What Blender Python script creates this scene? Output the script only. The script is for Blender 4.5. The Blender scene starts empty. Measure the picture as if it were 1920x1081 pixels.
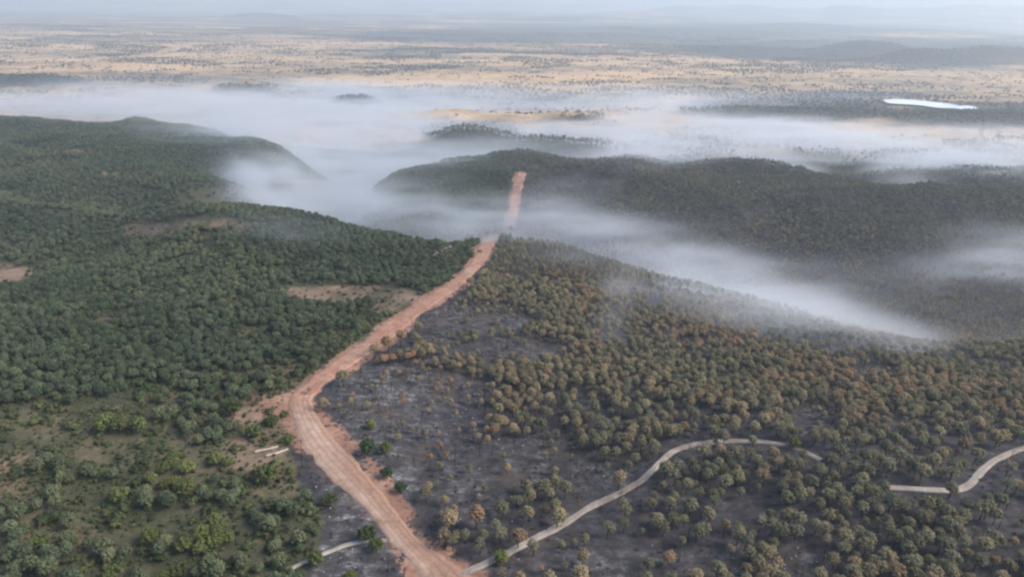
import bpy, math, random
import numpy as np
from mathutils import Vector

random.seed(7)
rng = np.random.default_rng(11)
scene = bpy.context.scene
COL = scene.collection

# ------------------------------------------------------------------ camera
CAMZ = 120.0
PITCH = math.radians(22.7)
ROLL = math.radians(0.8)
FPX = 1280.0                                   # focal length in pixels of the 1920 wide photo
cam_data = bpy.data.cameras.new('camera')
cam_data.sensor_width = 36.0
cam_data.lens = 36.0 * FPX / 1920.0
cam_data.clip_start = 1.0
cam_data.clip_end = 200000.0
cam = bpy.data.objects.new('camera', cam_data)
COL.objects.link(cam)
cam.location = (0, 0, CAMZ)
scene.camera = cam
_F = Vector((0, math.cos(PITCH), -math.sin(PITCH)))
_U0 = Vector((0, math.sin(PITCH), math.cos(PITCH)))
_R0 = Vector((1, 0, 0))
_R = _R0 * math.cos(ROLL) + _U0 * math.sin(ROLL)
_U = -_R0 * math.sin(ROLL) + _U0 * math.cos(ROLL)
from mathutils import Matrix
cam.matrix_world = Matrix.Translation((0, 0, CAMZ)) @ Matrix((_R, _U, -_F)).transposed().to_4x4()

# ------------------------------------------------------------------ world, sun, exposure
SUN_EL, SUN_AZ = math.radians(42), math.radians(95)     # azimuth clockwise from +Y
world = bpy.data.worlds.new('World')
scene.world = world
world.use_nodes = True
wn = world.node_tree
bg = wn.nodes['Background']
sky = wn.nodes.new('ShaderNodeTexSky')
sky.sky_type = 'NISHITA'
sky.sun_disc = False
sky.sun_elevation = SUN_EL
sky.sun_rotation = SUN_AZ
sky.altitude = 300
sky.air_density = 1.0
sky.dust_density = 2.0
sky.ozone_density = 1.0
wn.links.new(sky.outputs[0], bg.inputs[0])
bg.inputs[1].default_value = 0.122
sl = bpy.data.lights.new('sun', 'SUN')
sl.energy = 2.35
sl.angle = math.radians(35)
sl.color = (1.0, 0.90, 0.79)
sun = bpy.data.objects.new('sun', sl)
COL.objects.link(sun)
sd = Vector((math.sin(SUN_AZ) * math.cos(SUN_EL), math.cos(SUN_AZ) * math.cos(SUN_EL), math.sin(SUN_EL)))
sun.rotation_euler = (-sd).to_track_quat('-Z', 'Y').to_euler()
sun.location = sd * 500
vs = scene.view_settings
vs.view_transform = 'Standard'
vs.look = 'None'
vs.gamma = 1.0
vs.use_curve_mapping = False
vs.exposure = 0.92
scene.render.engine = 'CYCLES'
cy = scene.cycles
cy.use_denoising = True
cy.max_bounces = 6
cy.diffuse_bounces = 2
cy.glossy_bounces = 2
cy.transmission_bounces = 2
cy.transparent_max_bounces = 8
cy.volume_bounces = 2
cy.volume_step_rate = 1.5
cy.volume_preview_step_rate = 1.5
cy.volume_max_steps = 400
cy.filter_width = 2.4
cy.sample_clamp_indirect = 4.0

# ------------------------------------------------------------------ helpers
cp, sp = math.cos(PITCH), math.sin(PITCH)
cr, sr = math.cos(ROLL), math.sin(ROLL)
RV = np.array([_R.x, _R.y, _R.z]); UV = np.array([_U.x, _U.y, _U.z]); FV = np.array([_F.x, _F.y, _F.z])

def ray(px, py):
    u = (np.asarray(px, float) - 960) / FPX
    v = (np.asarray(py, float) - 540.5) / FPX
    return FV + u[..., None] * RV - v[..., None] * UV

def project(X, Y, Z):
    P = np.stack([X, Y, Z - CAMZ], -1)
    d = P @ FV
    d = np.where(d < 1, 1, d)
    return 960 + FPX * (P @ RV) / d, 540.5 - FPX * (P @ UV) / d, d

def at_y(px, py, Y):
    d = ray(px, py); t = Y / d[..., 1]
    return float(d[0] * t), float(Y), float(CAMZ + d[2] * t)

def at_z(px, py, z):
    d = ray(px, py); t = (z - CAMZ) / d[..., 2]
    return float(d[0] * t), float(d[1] * t), float(z)

def _hash(ix, iy, seed):
    h = (ix.astype(np.int64) * 374761393 + iy.astype(np.int64) * 668265263 + seed * 1442695041) & 0x7fffffff
    h = ((h ^ (h >> 13)) * 1274126177) & 0x7fffffff
    h = (h ^ (h >> 16)) & 0xffff
    return h / 65535.0

def vnoise(x, y, seed=0):
    ix = np.floor(x); iy = np.floor(y)
    fx = x - ix; fy = y - iy
    fx = fx * fx * (3 - 2 * fx); fy = fy * fy * (3 - 2 * fy)
    a = _hash(ix, iy, seed); b = _hash(ix + 1, iy, seed)
    c = _hash(ix, iy + 1, seed); d = _hash(ix + 1, iy + 1, seed)
    return (a * (1 - fx) + b * fx) * (1 - fy) + (c * (1 - fx) + d * fx) * fy

def fbm(x, y, scale, octaves=4, seed=0, gain=0.5):
    """fractal noise, mean 0.5"""
    s = 0; amp = 1; tot = 0
    for o in range(octaves):
        s = s + amp * vnoise(x / scale + 13.7 * o, y / scale + 7.1 * o, seed + o * 17)
        tot += amp; amp *= gain; scale = scale / 2.03
    return s / tot

def sstep(a, b, x):
    t = np.clip((x - a) / (b - a), 0, 1)
    return t * t * (3 - 2 * t)

def seg_dist(px, py, pts):
    """distance to a polyline and the interpolated third value (width)"""
    best = np.full(np.shape(px), 1e9); w = np.zeros(np.shape(px))
    for (x0, y0, w0), (x1, y1, w1) in zip(pts[:-1], pts[1:]):
        dx, dy = x1 - x0, y1 - y0
        t = np.clip(((px - x0) * dx + (py - y0) * dy) / (dx * dx + dy * dy + 1e-9), 0, 1)
        d = np.hypot(px - x0 - t * dx, py - y0 - t * dy)
        m = d < best
        best = np.where(m, d, best); w = np.where(m, w0 + t * (w1 - w0), w)
    return best, w

def in_poly(px, py, poly):
    n = len(poly); c = np.zeros(np.shape(px), bool)
    for i in range(n):
        x0, y0 = poly[i]; x1, y1 = poly[(i + 1) % n]
        if y0 == y1: continue
        m = ((y0 > py) != (y1 > py)) & (px < (x1 - x0) * (py - y0) / (y1 - y0) + x0)
        c ^= m
    return c

# ------------------------------------------------------------------ the lie of the land
PLAIN = -100.0
CP = []
def cz(px, py, z): CP.append(at_z(px, py, z))
def cy_(px, py, Y): CP.append(at_y(px, py, Y))
def cw(X, Y, z): CP.append((X, Y, z))
for x, z in ((-300, 0), (200, -1), (500, 0), (800, 0), (1200, -1), (1600, 2), (1950, 3), (2300, 4)): cz(x, 1110, z)
for x, z in ((-200, 1), (100, -1), (330, 1), (560, 0), (800, -1), (1050, -3), (1300, -1), (1560, 4), (1900, 0), (2150, 0)): cz(x, 860, z)
for x, z in ((-250, 3), (100, 2), (330, 0), (560, 0.5), (850, -4), (1150, -3), (1450, -6), (1750, -8), (2100, -10)): cz(x, 740, z)
for x, z in ((-250, 2), (50, 0), (350, -1), (700, -2), (1000, -9), (1300, -14), (1600, -20), (1900, -26), (2200, -30)): cz(x, 645, z)
for x, z in ((-250, -2), (50, -8), (350, -7), (600, -6), (820, -5), (1000, -12), (1180, -15), (1400, -27)): cz(x, 572, z)
for x, z in ((-250, -12), (50, -17), (250, -15), (500, -10), (700, -12), (870, -10), (1000, -17), (1150, -20)): cz(x, 515, z)
# crest of the near plateau, then the ground falls away behind it
for x, y, Y in ((330, 425, 470), (450, 412, 452), (560, 428, 440), (700, 458, 418), (820, 462, 415), (930, 452, 425), (1040, 465, 410)): cy_(x, y, Y)
for x, y, z in ((1200, 530, -20), (1400, 578, -27), (1600, 625, -30), (1760, 650, -33), (1920, 655, -38), (2100, 650, -44)): cz(x, y, z)
# central valley, smoke filled
for X, Y, z in ((-130, 520, -66), (-60, 530, -70), (0, 530, -70), (60, 500, -70), (130, 450, -68), (190, 430, -72), (260, 430, -72), (330, 440, -72),
                (-190, 620, -72), (-200, 800, -90), (420, 430, -70), (520, 440, -68)): cw(X, Y, z)
# ridge beyond the valley
for x, y, Y in ((975, 326, 705), (960, 385, 610), (1050, 300, 800), (850, 312, 760), (715, 356, 690), (780, 328, 730), (775, 365, 650), (860, 355, 670), (900, 402, 590), (1200, 312, 790), (1350, 318, 760), (1500, 335, 700),
                (1650, 358, 640), (1780, 378, 600), (1920, 415, 540), (2150, 440, 520), (1500, 420, 560), (1300, 400, 590), (1150, 380, 620), (1700, 450, 500), (1350, 350, 680)): cy_(x, y, Y)
for X, Y, z in ((-230, 900, -98), (-100, 960, -98), (50, 980, -99), (230, 960, -99), (400, 880, -99), (520, 800, -99), (640, 760, -99), (750, 700, -97)): cw(X, Y, z)
# left hills
for X, Y, z in ((-195, 700, -90), (-205, 620, -84), (-215, 770, -97), (-240, 850, -99), (-165, 560, -78), (-175, 640, -84), (-260, 930, -99)): cw(X, Y, z)
for x, y, Y in ((-250, 224, 1000), (0, 226, 980), (160, 238, 930), (300, 234, 930), (430, 256, 880), (520, 280, 830), (565, 306, 790), (0, 300, 740), (150, 310, 720), (300, 300, 740), (420, 320, 700),
                (0, 370, 560), (150, 372, 560), (300, 370, 590), (400, 370, 590), (-250, 350, 600), (-250, 460, 400), (0, 450, 410), (160, 440, 440), (290, 440, 470)): cy_(x, y, Y)
for X, Y, z in ((-900, 1250, -99), (-600, 1180, -99), (-350, 1120, -99), (-260, 1000, -97)): cw(X, Y, z)
for s in np.linspace(-1.1, 1.1, 8):
    for Y in (1500, 2200, 3500):
        if Y == 1500: cw(s * Y, Y, PLAIN)
        else: cw(s * Y, Y, PLAIN)
for s in (-1.0, -0.4, 0.2, 1.0): cw(s * 200, -150, 2); cw(s * 260, 20, 1)
CP = np.array(CP)

def fan(X, Y):
    q = np.log((Y + 350) / 350.0)
    return X / (Y + 350) * 2.2, q * 2.0
cs, cq = fan(CP[:, 0], CP[:, 1])
def _phi(r2): return np.where(r2 > 0, 0.5 * r2 * np.log(r2 + 1e-12), 0)
n = len(CP)
A = np.zeros((n + 3, n + 3))
A[:n, :n] = _phi((cs[:, None] - cs[None]) ** 2 + (cq[:, None] - cq[None]) ** 2) + np.eye(n) * 2e-3
A[:n, n] = 1; A[:n, n + 1] = cs; A[:n, n + 2] = cq
A[n:, :n] = A[:n, n:].T
Wt = np.linalg.solve(A, np.concatenate([CP[:, 2], [0, 0, 0]]))

# separate low hills standing on the plain: px, py of the top, Y, height, half widths across and along
MOUNDS = []
def mound(px, py, Y, wx, wy, base=PLAIN, skew=0.0):
    x, y, z = at_y(px, py, Y)
    MOUNDS.append((x, Y, max(z - base, 2.0), wx, wy, skew))
mound(880, 241, 1120, 75, 60); mound(1020, 264, 1060, 95, 60)
mound(850, 204, 1420, 85, 60); mound(1060, 209, 1400, 80, 55); mound(950, 214, 1390, 90, 55)
mound(665, 179, 1620, 50, 60)
mound(40, 143, 2050, 230, 120); mound(150, 156, 1900, 90, 80); mound(-250, 140, 2100, 300, 120)
mound(290, 154, 1900, 120, 60); mound(460, 151, 1850, 65, 60); mound(385, 157, 1880, 60, 60)
mound(1800, 318, 800, 160, 60); mound(1950, 330, 800, 160, 70)
mound(1450, 205, 1500, 260, 90); mound(1850, 215, 1450, 200, 90)
mound(1630, 72, 3500, 260, 160); mound(1400, 84, 3700, 420, 140); mound(1860, 88, 3100, 300, 140); mound(1740, 92, 3000, 200, 100)
mound(1000, 62, 5000, 380, 250); mound(760, 46, 6600, 900, 300); mound(1250, 50, 6400, 900, 300); mound(1480, 44, 7600, 900, 300); mound(490, 26, 8600, 420, 400); mound(200, 66, 4600, 600, 160)
mound(1720, 56, 6800, 1200, 500); mound(1150, 135, 2500, 160, 130); mound(1230, 150, 2250, 160, 100)

def terrain(X, Y):
    X = np.asarray(X, float); Y = np.asarray(Y, float)
    shp = X.shape; X = X.ravel(); Y = Y.ravel()
    Yc = np.clip(Y, -200, 3500)
    s, q = fan(X, Yc)
    s = np.where(Yc > 0, s, s)
    z = np.full(X.shape, PLAIN)
    m = Yc < 3400
    out = np.zeros(m.sum())
    ss, qq = s[m], q[m]
    for i in range(0, len(ss), 40000):
        a, b = ss[i:i + 40000], qq[i:i + 40000]
        out[i:i + 40000] = _phi((a[:, None] - cs) ** 2 + (b[:, None] - cq) ** 2) @ Wt[:n] + Wt[n] + Wt[n + 1] * a + Wt[n + 2] * b
    z[m] = out
    k = sstep(1050, 1500, Y)
    z = np.clip(z, -102, 30) * (1 - k) + PLAIN * k
    for mx, my, h, wx, wy, sk in MOUNDS:
        r = ((X - mx) / wx) ** 2 + ((Y - my) / wy) ** 2
        z = np.maximum(z, PLAIN + (h) * np.exp(-r * 0.8) - 1.0) if my > 1000 or True else z
    near = 1 - sstep(300, 900, Y)
    z = z + (fbm(X, Y, 70, 4, 3) - 0.5) * (5 + 6 * sstep(350, 700, Y)) * (1 - 0.5 * k)
    z = z + (fbm(X, Y, 9, 3, 5) - 0.5) * 1.1 * near
    rid = 1 - np.abs(fbm(X + Y * .25, Y, 175, 3, 7) * 2 - 1) * 2.2
    lf = sstep(40, -160, X)
    amp = 13 * (1 - lf) * sstep(470, 600, Y) + 23 * lf * sstep(330, 520, Y)
    amp = amp * (1 - .8 * sstep(-400, -310, X) * sstep(600, 700, Y) * sstep(-120, -160, X))
    z = z + (rid - .15) * amp * (1 - .75 * sstep(720, 860, Y)) * (1 - sstep(900, 1050, Y)) * sstep(-95, -70, z)
    z = z + (fbm(X, Y, 38, 3, 8) - .5) * 9 * sstep(480, 620, Y) * (1 - sstep(950, 1050, Y)) * sstep(-95, -70, z)
    far = sstep(1800, 4000, Y)
    z = z + (fbm(X, Y, 600, 3, 9) - 0.5) * 30 * far
    # the far ranges before the horizon
    z = z + np.clip(fbm(X, Y * 1.6, 5200, 4, 21) - 0.50, 0, 1) * 900 * sstep(6500, 14000, Y)
    return z.reshape(shp)

def ground_at(px, py):
    """march the photo ray down to the land"""
    px = np.atleast_1d(np.asarray(px, float)); py = np.atleast_1d(np.asarray(py, float))
    d = ray(px, py)
    d = d / np.abs(d[..., 1:2])
    lo = np.full(px.shape, 60.0); hit = np.zeros(px.shape, bool); hi = lo.copy()
    Y = lo.copy()
    while not hit.all() and Y.min() < 30000:
        Yn = Y * 1.012 + 0.5
        z = terrain(d[:, 0] * Yn, Yn)
        below = (CAMZ + d[:, 2] * Yn) < z
        new = below & ~hit
        hi = np.where(new, Yn, hi); lo = np.where(new, Y, lo)
        hit |= below
        Y = Yn
        if Yn.min() > 29000: break
    hi = np.where(hit, hi, 29000); lo = np.where(hit, lo, 28000)
    for _ in range(8):
        mid = (lo + hi) / 2
        b = (CAMZ + d[:, 2] * mid) < terrain(d[:, 0] * mid, mid)
        hi = np.where(b, mid, hi); lo = np.where(b, lo, mid)
    return d[:, 0] * hi, hi, terrain(d[:, 0] * hi, hi)

def mesh_np(name, verts, faces, mats=(), smooth=False, mat_idx=None):
    """faces: array (n,3) or (n,4), or a list of such arrays"""
    me = bpy.data.meshes.new(name)
    fl = faces if isinstance(faces, list) else [faces]
    fl = [np.asarray(f, np.int32) for f in fl if len(f)]
    verts = np.asarray(verts, np.float32)
    me.vertices.add(len(verts)); me.vertices.foreach_set('co', verts.ravel())
    loops = np.concatenate([f.ravel() for f in fl]); sizes = np.concatenate([np.full(len(f), f.shape[1], np.int32) for f in fl])
    starts = np.concatenate([[0], np.cumsum(sizes)[:-1]]).astype(np.int32)
    me.loops.add(len(loops)); me.loops.foreach_set('vertex_index', loops)
    me.polygons.add(len(sizes)); me.polygons.foreach_set('loop_start', starts)
    if mat_idx is not None: me.polygons.foreach_set('material_index', np.asarray(mat_idx, np.int32))
    me.update(calc_edges=True)
    if smooth: me.polygons.foreach_set('use_smooth', np.ones(len(sizes), bool))
    for m in mats: me.materials.append(m)
    return me

def add_attr(me, name, arr, domain='POINT'):
    a = me.attributes.new(name, 'FLOAT', domain)
    a.data.foreach_set('value', np.asarray(arr, np.float32))

def link(name, me, parent=None, kind=None, label=None, cat=None, group=None):
    o = bpy.data.objects.new(name, me); COL.objects.link(o)
    if parent is not None: o.parent = parent
    if kind: o['kind'] = kind
    if label: o['label'] = label
    if cat: o['category'] = cat
    if group: o['group'] = group
    return o

# ------------------------------------------------------------------ material helper
class M:
    def __init__(s, name):
        s.m = bpy.data.materials.new(name); s.m.use_nodes = True
        s.t = s.m.node_tree; s.N = s.t.nodes; s.L = s.t.links
        s.b = s.N['Principled BSDF']; s.b.inputs['Roughness'].default_value = 0.9
        s.b.inputs['Specular IOR Level'].default_value = 0.15
    def node(s, typ, **kw):
        nd = s.N.new(typ)
        for k, v in kw.items(): setattr(nd, k, v)
        return nd
    def link(s, a, b): s.L.new(a, b)
    def attr(s, name, typ='GEOMETRY'):
        nd = s.node('ShaderNodeAttribute', attribute_name=name, attribute_type=typ); return nd.outputs['Fac']
    def pos(s): return s.node('ShaderNodeNewGeometry').outputs['Position']
    def noise(s, scale, detail=4, rough=0.55, vec=None, stretch=None):
        nd = s.node('ShaderNodeTexNoise'); nd.inputs['Scale'].default_value = scale
        nd.inputs['Detail'].default_value = detail; nd.inputs['Roughness'].default_value = rough
        v = vec if vec is not None else s.pos()
        if stretch:
            mp = s.node('ShaderNodeMapping'); mp.inputs['Scale'].default_value = stretch
            s.link(v, mp.inputs[0]); v = mp.outputs[0]
        s.link(v, nd.inputs['Vector']); return nd.outputs['Fac']
    def ramp(s, f, stops):
        nd = s.node('ShaderNodeValToRGB'); cr_ = nd.color_ramp
        while len(cr_.elements) < len(stops): cr_.elements.new(0.5)
        for e, (p, c) in zip(cr_.elements, stops):
            e.position = p; e.color = (*c, 1) if len(c) == 3 else c
        s.link(f, nd.inputs[0]); return nd.outputs[0]
    def math(s, op, a, b=None, c=None, clamp=False):
        nd = s.node('ShaderNodeMath', operation=op, use_clamp=clamp)
        for i, v in enumerate((a, b, c)):
            if v is None: continue
            if isinstance(v, (int, float)): nd.inputs[i].default_value = v
            else: s.link(v, nd.inputs[i])
        return nd.outputs[0]
    def maprange(s, v, a, b, c=0, d=1):
        nd = s.node('ShaderNodeMapRange', interpolation_type='SMOOTHSTEP')
        s.link(v, nd.inputs[0])
        for i, q in enumerate((a, b, c, d)): nd.inputs[i + 1].default_value = q
        return nd.outputs[0]
    def mix(s, f, a, b, blend='MIX'):
        nd = s.node('ShaderNodeMix', data_type='RGBA', blend_type=blend)
        if isinstance(f, (int, float)): nd.inputs[0].default_value = f
        else: s.link(f, nd.inputs[0])
        for v, i in ((a, 6), (b, 7)):
            if isinstance(v, tuple): nd.inputs[i].default_value = (*v, 1)
            else: s.link(v, nd.inputs[i])
        return nd.outputs[2]
    def color(s, c): s.link(c, s.b.inputs['Base Color'])
    def bump(s, h, strength=0.5, dist=1.0):
        nd = s.node('ShaderNodeBump'); nd.inputs['Strength'].default_value = strength; nd.inputs['Distance'].default_value = dist
        s.link(h, nd.inputs['Height']); s.link(nd.outputs[0], s.b.inputs['Normal'])
    def done(s): return s.m

SMOKE_ON, HAZE_ON, HAZE_D = True, True, 0.00017
# ------------------------------------------------------------------ materials
def mat_ground():
    m = M('ground_soil'); P = m.pos()
    # scrub soil of the unburnt side
    big = m.noise(0.012, 5, 0.6, P); mid = m.noise(0.09, 5, 0.65, P); fine = m.noise(0.7, 4, 0.7, P)
    f = m.math('MULTIPLY_ADD', mid, 0.55, m.math('MULTIPLY', fine, 0.45))
    scrub = m.ramp(f, [(0.30, (0.035, 0.042, 0.022)), (0.45, (0.065, 0.070, 0.038)), (0.55, (0.105, 0.098, 0.062)), (0.68, (0.17, 0.14, 0.10))])
    bare = m.ramp(f, [(0.28, (0.10, 0.068, 0.045)), (0.45, (0.20, 0.135, 0.095)), (0.58, (0.30, 0.205, 0.15)), (0.72, (0.42, 0.31, 0.23))])
    forest = m.ramp(f, [(0.3, (0.025, 0.030, 0.016)), (0.55, (0.055, 0.055, 0.032)), (0.72, (0.11, 0.09, 0.06))])
    tuftn = m.noise(1.5, 3, 0.8, P)
    scrub = m.mix(m.maprange(tuftn, 0.46, 0.60), scrub, m.mix(m.maprange(big, .4, .6), (0.035, 0.048, 0.020), (0.075, 0.075, 0.036)))
    bare = m.mix(m.math('MULTIPLY', m.maprange(tuftn, 0.50, 0.62), 0.6), bare, (0.10, 0.085, 0.05))
    c = m.mix(m.attr('scrub'), forest, scrub)
    c = m.mix(m.attr('bare'), c, bare)
    # burnt floor, with grey-white ash streaks where the fire was hottest
    ashn = m.noise(0.35, 6, 0.72, P); ashs = m.noise(0.16, 5, 0.7, P, (1.0, 2.4, 1.0))
    fa = m.math('MULTIPLY_ADD', ashn, 0.5, m.math('MULTIPLY', ashs, 0.5))
    char = m.ramp(fa, [(0.30, (0.018, 0.017, 0.018)), (0.46, (0.035, 0.033, 0.036)), (0.56, (0.065, 0.062, 0.068)), (0.68, (0.13, 0.12, 0.115))])
    ash = m.ramp(fa, [(0.36, (0.030, 0.029, 0.030)), (0.48, (0.056, 0.055, 0.057)), (0.54, (0.10, 0.098, 0.10)), (0.61, (0.24, 0.238, 0.238)), (0.68, (0.5, 0.5, 0.49))])
    cb = m.mix(m.attr('ash'), char, ash)
    spk = m.noise(1.9, 3, 0.85, P)
    cb = m.mix(m.maprange(spk, .50, .64), cb, m.mix(m.attr('ash'), (0.03, 0.028, 0.028), (0.05, 0.045, 0.045)))
    cb = m.mix(m.math('MULTIPLY', m.maprange(m.noise(.06, 4, .6, P), .52, .66), .5), cb, (0.085, 0.065, 0.052))
    c = m.mix(m.attr('burn'), c, cb)
    # red soil scraped and thrown aside along the firebreak
    rd_ = m.ramp(f, [(0.3, (0.15, 0.075, 0.05)), (0.5, (0.27, 0.15, 0.105)), (0.7, (0.40, 0.27, 0.20))])
    rk = m.math('MULTIPLY', m.attr('red'), m.maprange(m.noise(0.45, 5, .75, P), .34, .56))
    c = m.mix(m.maprange(rk, .12, .55), c, rd_)
    # dry grass plain
    pf = m.math('MULTIPLY_ADD', m.noise(0.0022, 7, 0.62, P, (0.55, 1.5, 1)), 0.6, m.math('MULTIPLY', m.noise(0.02, 5, 0.7, P), 0.4))
    plain = m.ramp(pf, [(0.36, (0.075, 0.072, 0.052)), (0.43, (0.15, 0.125, 0.085)), (0.485, (0.33, 0.23, 0.13)), (0.545, (0.52, 0.345, 0.185)), (0.68, (0.60, 0.43, 0.24))])
    c = m.mix(m.attr('plain'), c, plain)
    # woods and fields too far to tell trees apart
    wf = m.noise(0.0016, 8, 0.66, P, (0.5, 1.7, 1)); 
    woods = m.ramp(m.noise(0.03, 4, 0.7, P), [(0.35, (0.016, 0.022, 0.016)), (0.65, (0.045, 0.05, 0.035))])
    ft = m.math('MULTIPLY', m.attr('farmix'), m.maprange(wf, 0.44, 0.53))
    c = m.mix(m.math('MAXIMUM', ft, m.attr('woods')), c, woods)
    m.color(c); m.bump(f, 0.6, 0.6)
    return m.done()

def mat_road(kind):
    m = M(kind); P = m.pos()
    n1 = m.noise(0.35, 5, 0.7, P); n2 = m.noise(0.05, 4, 0.6, P); n3 = m.noise(1.6, 3, 0.7, P)
    f = m.math('MULTIPLY_ADD', n1, 0.6, m.math('MULTIPLY', n3, 0.4))
    if kind == 'red_earth':
        red = m.ramp(f, [(0.32, (0.19, 0.085, 0.058)), (0.45, (0.30, 0.145, 0.10)), (0.56, (0.38, 0.215, 0.155)), (0.70, (0.46, 0.32, 0.25))])
        pale = m.ramp(f, [(0.32, (0.25, 0.165, 0.12)), (0.46, (0.34, 0.24, 0.18)), (0.56, (0.40, 0.295, 0.23)), (0.70, (0.48, 0.38, 0.31))])
        dull = m.ramp(f, [(0.34, (0.10, 0.075, 0.042)), (0.46, (0.20, 0.125, 0.08)), (0.56, (0.31, 0.19, 0.13)), (0.68, (0.38, 0.26, 0.19))])
        ac = m.attr('across'); al = m.attr('along')
        wob = m.math('MULTIPLY_ADD', n2, 1.6, -0.8)
        lane = m.math('ADD', ac, m.math('MULTIPLY', wob, 0.35))
        lower = m.maprange(al, 105, 80)
        onlane = m.maprange(lane, 0.05, -0.25)
        lowcol = m.mix(onlane, m.mix(m.maprange(n1, 0.42, 0.62), m.mix(0.55, red, pale), dull), pale)
        mid = m.maprange(al, 50, 70)
        lowcol = m.mix(m.math('MULTIPLY', mid, m.maprange(m.math('ABSOLUTE', lane), 0.75, 0.4)), lowcol, pale)
        upcol = m.mix(m.maprange(n2, 0.35, 0.7), red, m.mix(0.55, red, pale))
        c = m.mix(lower, upcol, lowcol)
        c = m.mix(m.math('MULTIPLY', m.maprange(m.noise(0.13, 5, .7, P), .50, .66), .55), c, dull)
        # darker pushed-up soil along both edges, faint wheel ruts
        edge = m.maprange(m.math('ABSOLUTE', ac), 0.72, 0.98)
        c = m.mix(m.math('MULTIPLY', edge, 0.75), c, m.ramp(f, [(0.3, (0.20, 0.085, 0.05)), (0.7, (0.40, 0.20, 0.13))]))
        rut = m.node('ShaderNodeTexWave', wave_type='BANDS', bands_direction='X'); 
        cx = m.node('ShaderNodeCombineXYZ'); m.link(ac, cx.inputs[0]); m.link(m.math('MULTIPLY', al, 0.01), cx.inputs[1])
        m.link(cx.outputs[0], rut.inputs['Vector']); rut.inputs['Scale'].default_value = 0.9; rut.inputs['Distortion'].default_value = 1.2
        c = m.mix(m.math('MULTIPLY', m.maprange(rut.outputs['Fac'], 0.6, 0.95), 0.45), c, (0.22, 0.125, 0.088))
    else:
        c = m.ramp(m.math('MULTIPLY_ADD', n2, .6, m.math('MULTIPLY', f, .4)), [(0.36, (0.13, 0.105, 0.09)), (0.48, (0.27, 0.235, 0.20)), (0.62, (0.44, 0.39, 0.34))])
        ac = m.attr('across')
        mid = m.maprange(m.math('ABSOLUTE', ac), 0.18, 0.0)
        c = m.mix(m.math('MULTIPLY', mid, 0.35), c, (0.16, 0.12, 0.09))
    m.color(c); m.bump(f, 0.5, 0.3)
    return m.done()

def mat_foliage(name, stops, hi=1.35, lo=0.5, trans=0.12):
    """foliage: tint says where between the stops a tree is; each tuft varies a little of its own"""
    m = M(name)
    t = m.attr('tint', 'INSTANCER')
    v = m.attr('tuft')
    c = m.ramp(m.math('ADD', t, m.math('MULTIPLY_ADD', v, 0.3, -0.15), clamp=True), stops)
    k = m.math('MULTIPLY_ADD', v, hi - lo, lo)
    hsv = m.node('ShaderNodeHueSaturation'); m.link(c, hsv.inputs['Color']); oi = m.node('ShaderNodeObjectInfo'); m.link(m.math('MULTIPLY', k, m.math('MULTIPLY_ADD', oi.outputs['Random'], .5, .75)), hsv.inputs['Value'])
    m.color(hsv.outputs[0])
    m.b.inputs['Roughness'].default_value = 0.7
    tr = m.node('ShaderNodeBsdfTranslucent'); m.link(hsv.outputs[0], tr.inputs[0])
    mx = m.node('ShaderNodeMixShader'); mx.inputs[0].default_value = 0.3
    m.link(m.b.outputs[0], mx.inputs[1]); m.link(tr.outputs[0], mx.inputs[2])
    m.link(mx.outputs[0], m.N['Material Output'].inputs[0])
    return m.done()

def mat_plain(name, col, col2=None, scale=2.0, rough=0.9):
    m = M(name)
    if col2: m.color(m.ramp(m.noise(scale, 4, 0.6), [(0.35, col), (0.65, col2)]))
    else: m.b.inputs['Base Color'].default_value = (*col, 1)
    m.b.inputs['Roughness'].default_value = rough
    return m.done()

MAT = dict(
    ground=mat_ground(), road=mat_road('red_earth'), track=mat_road('pale_gravel'),
    green=mat_foliage('green_needles', [(0, (0.078, 0.110, 0.062)), (0.35, (0.126, 0.160, 0.090)), (0.65, (0.168, 0.195, 0.105)), (0.85, (0.20, 0.215, 0.105)), (1, (0.22, 0.19, 0.115))]),
    bright=mat_foliage('bright_needles', [(0, (0.055, 0.085, 0.036)), (0.5, (0.14, 0.168, 0.055)), (1, (0.22, 0.24, 0.075))]),
    scorch=mat_foliage('scorched_needles', [(0, (0.18, 0.18, 0.12)), (0.3, (0.26, 0.245, 0.145)), (0.55, (0.335, 0.285, 0.17)), (0.8, (0.39, 0.29, 0.175)), (1, (0.42, 0.25, 0.14))]),
    oak=mat_foliage('oak_leaves', [(0, (0.022, 0.028, 0.018)), (1, (0.05, 0.055, 0.03))]),
    shrub=mat_foliage('shrub_leaves', [(0, (0.05, 0.066, 0.030)), (0.4, (0.085, 0.115, 0.048)), (0.75, (0.13, 0.15, 0.06)), (1, (0.16, 0.14, 0.085))]),
    bark=mat_plain('pine_bark', (0.07, 0.05, 0.04), (0.12, 0.085, 0.065)),
    char=mat_plain('charred_bark', (0.018, 0.016, 0.016), (0.05, 0.045, 0.042)),
    rock=mat_plain('pale_rock', (0.16, 0.155, 0.15), (0.40, 0.39, 0.38), 0.8),
    burnt=mat_plain('burnt_twigs', (0.03, 0.027, 0.026), (0.10, 0.085, 0.075), 1.0),
    log=mat_plain('stripped_wood', (0.34, 0.27, 0.21), (0.60, 0.52, 0.44), 1.6),
    soil=mat_plain('dug_soil', (0.20, 0.10, 0.07), (0.33, 0.18, 0.13), 0.6),
)
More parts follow.
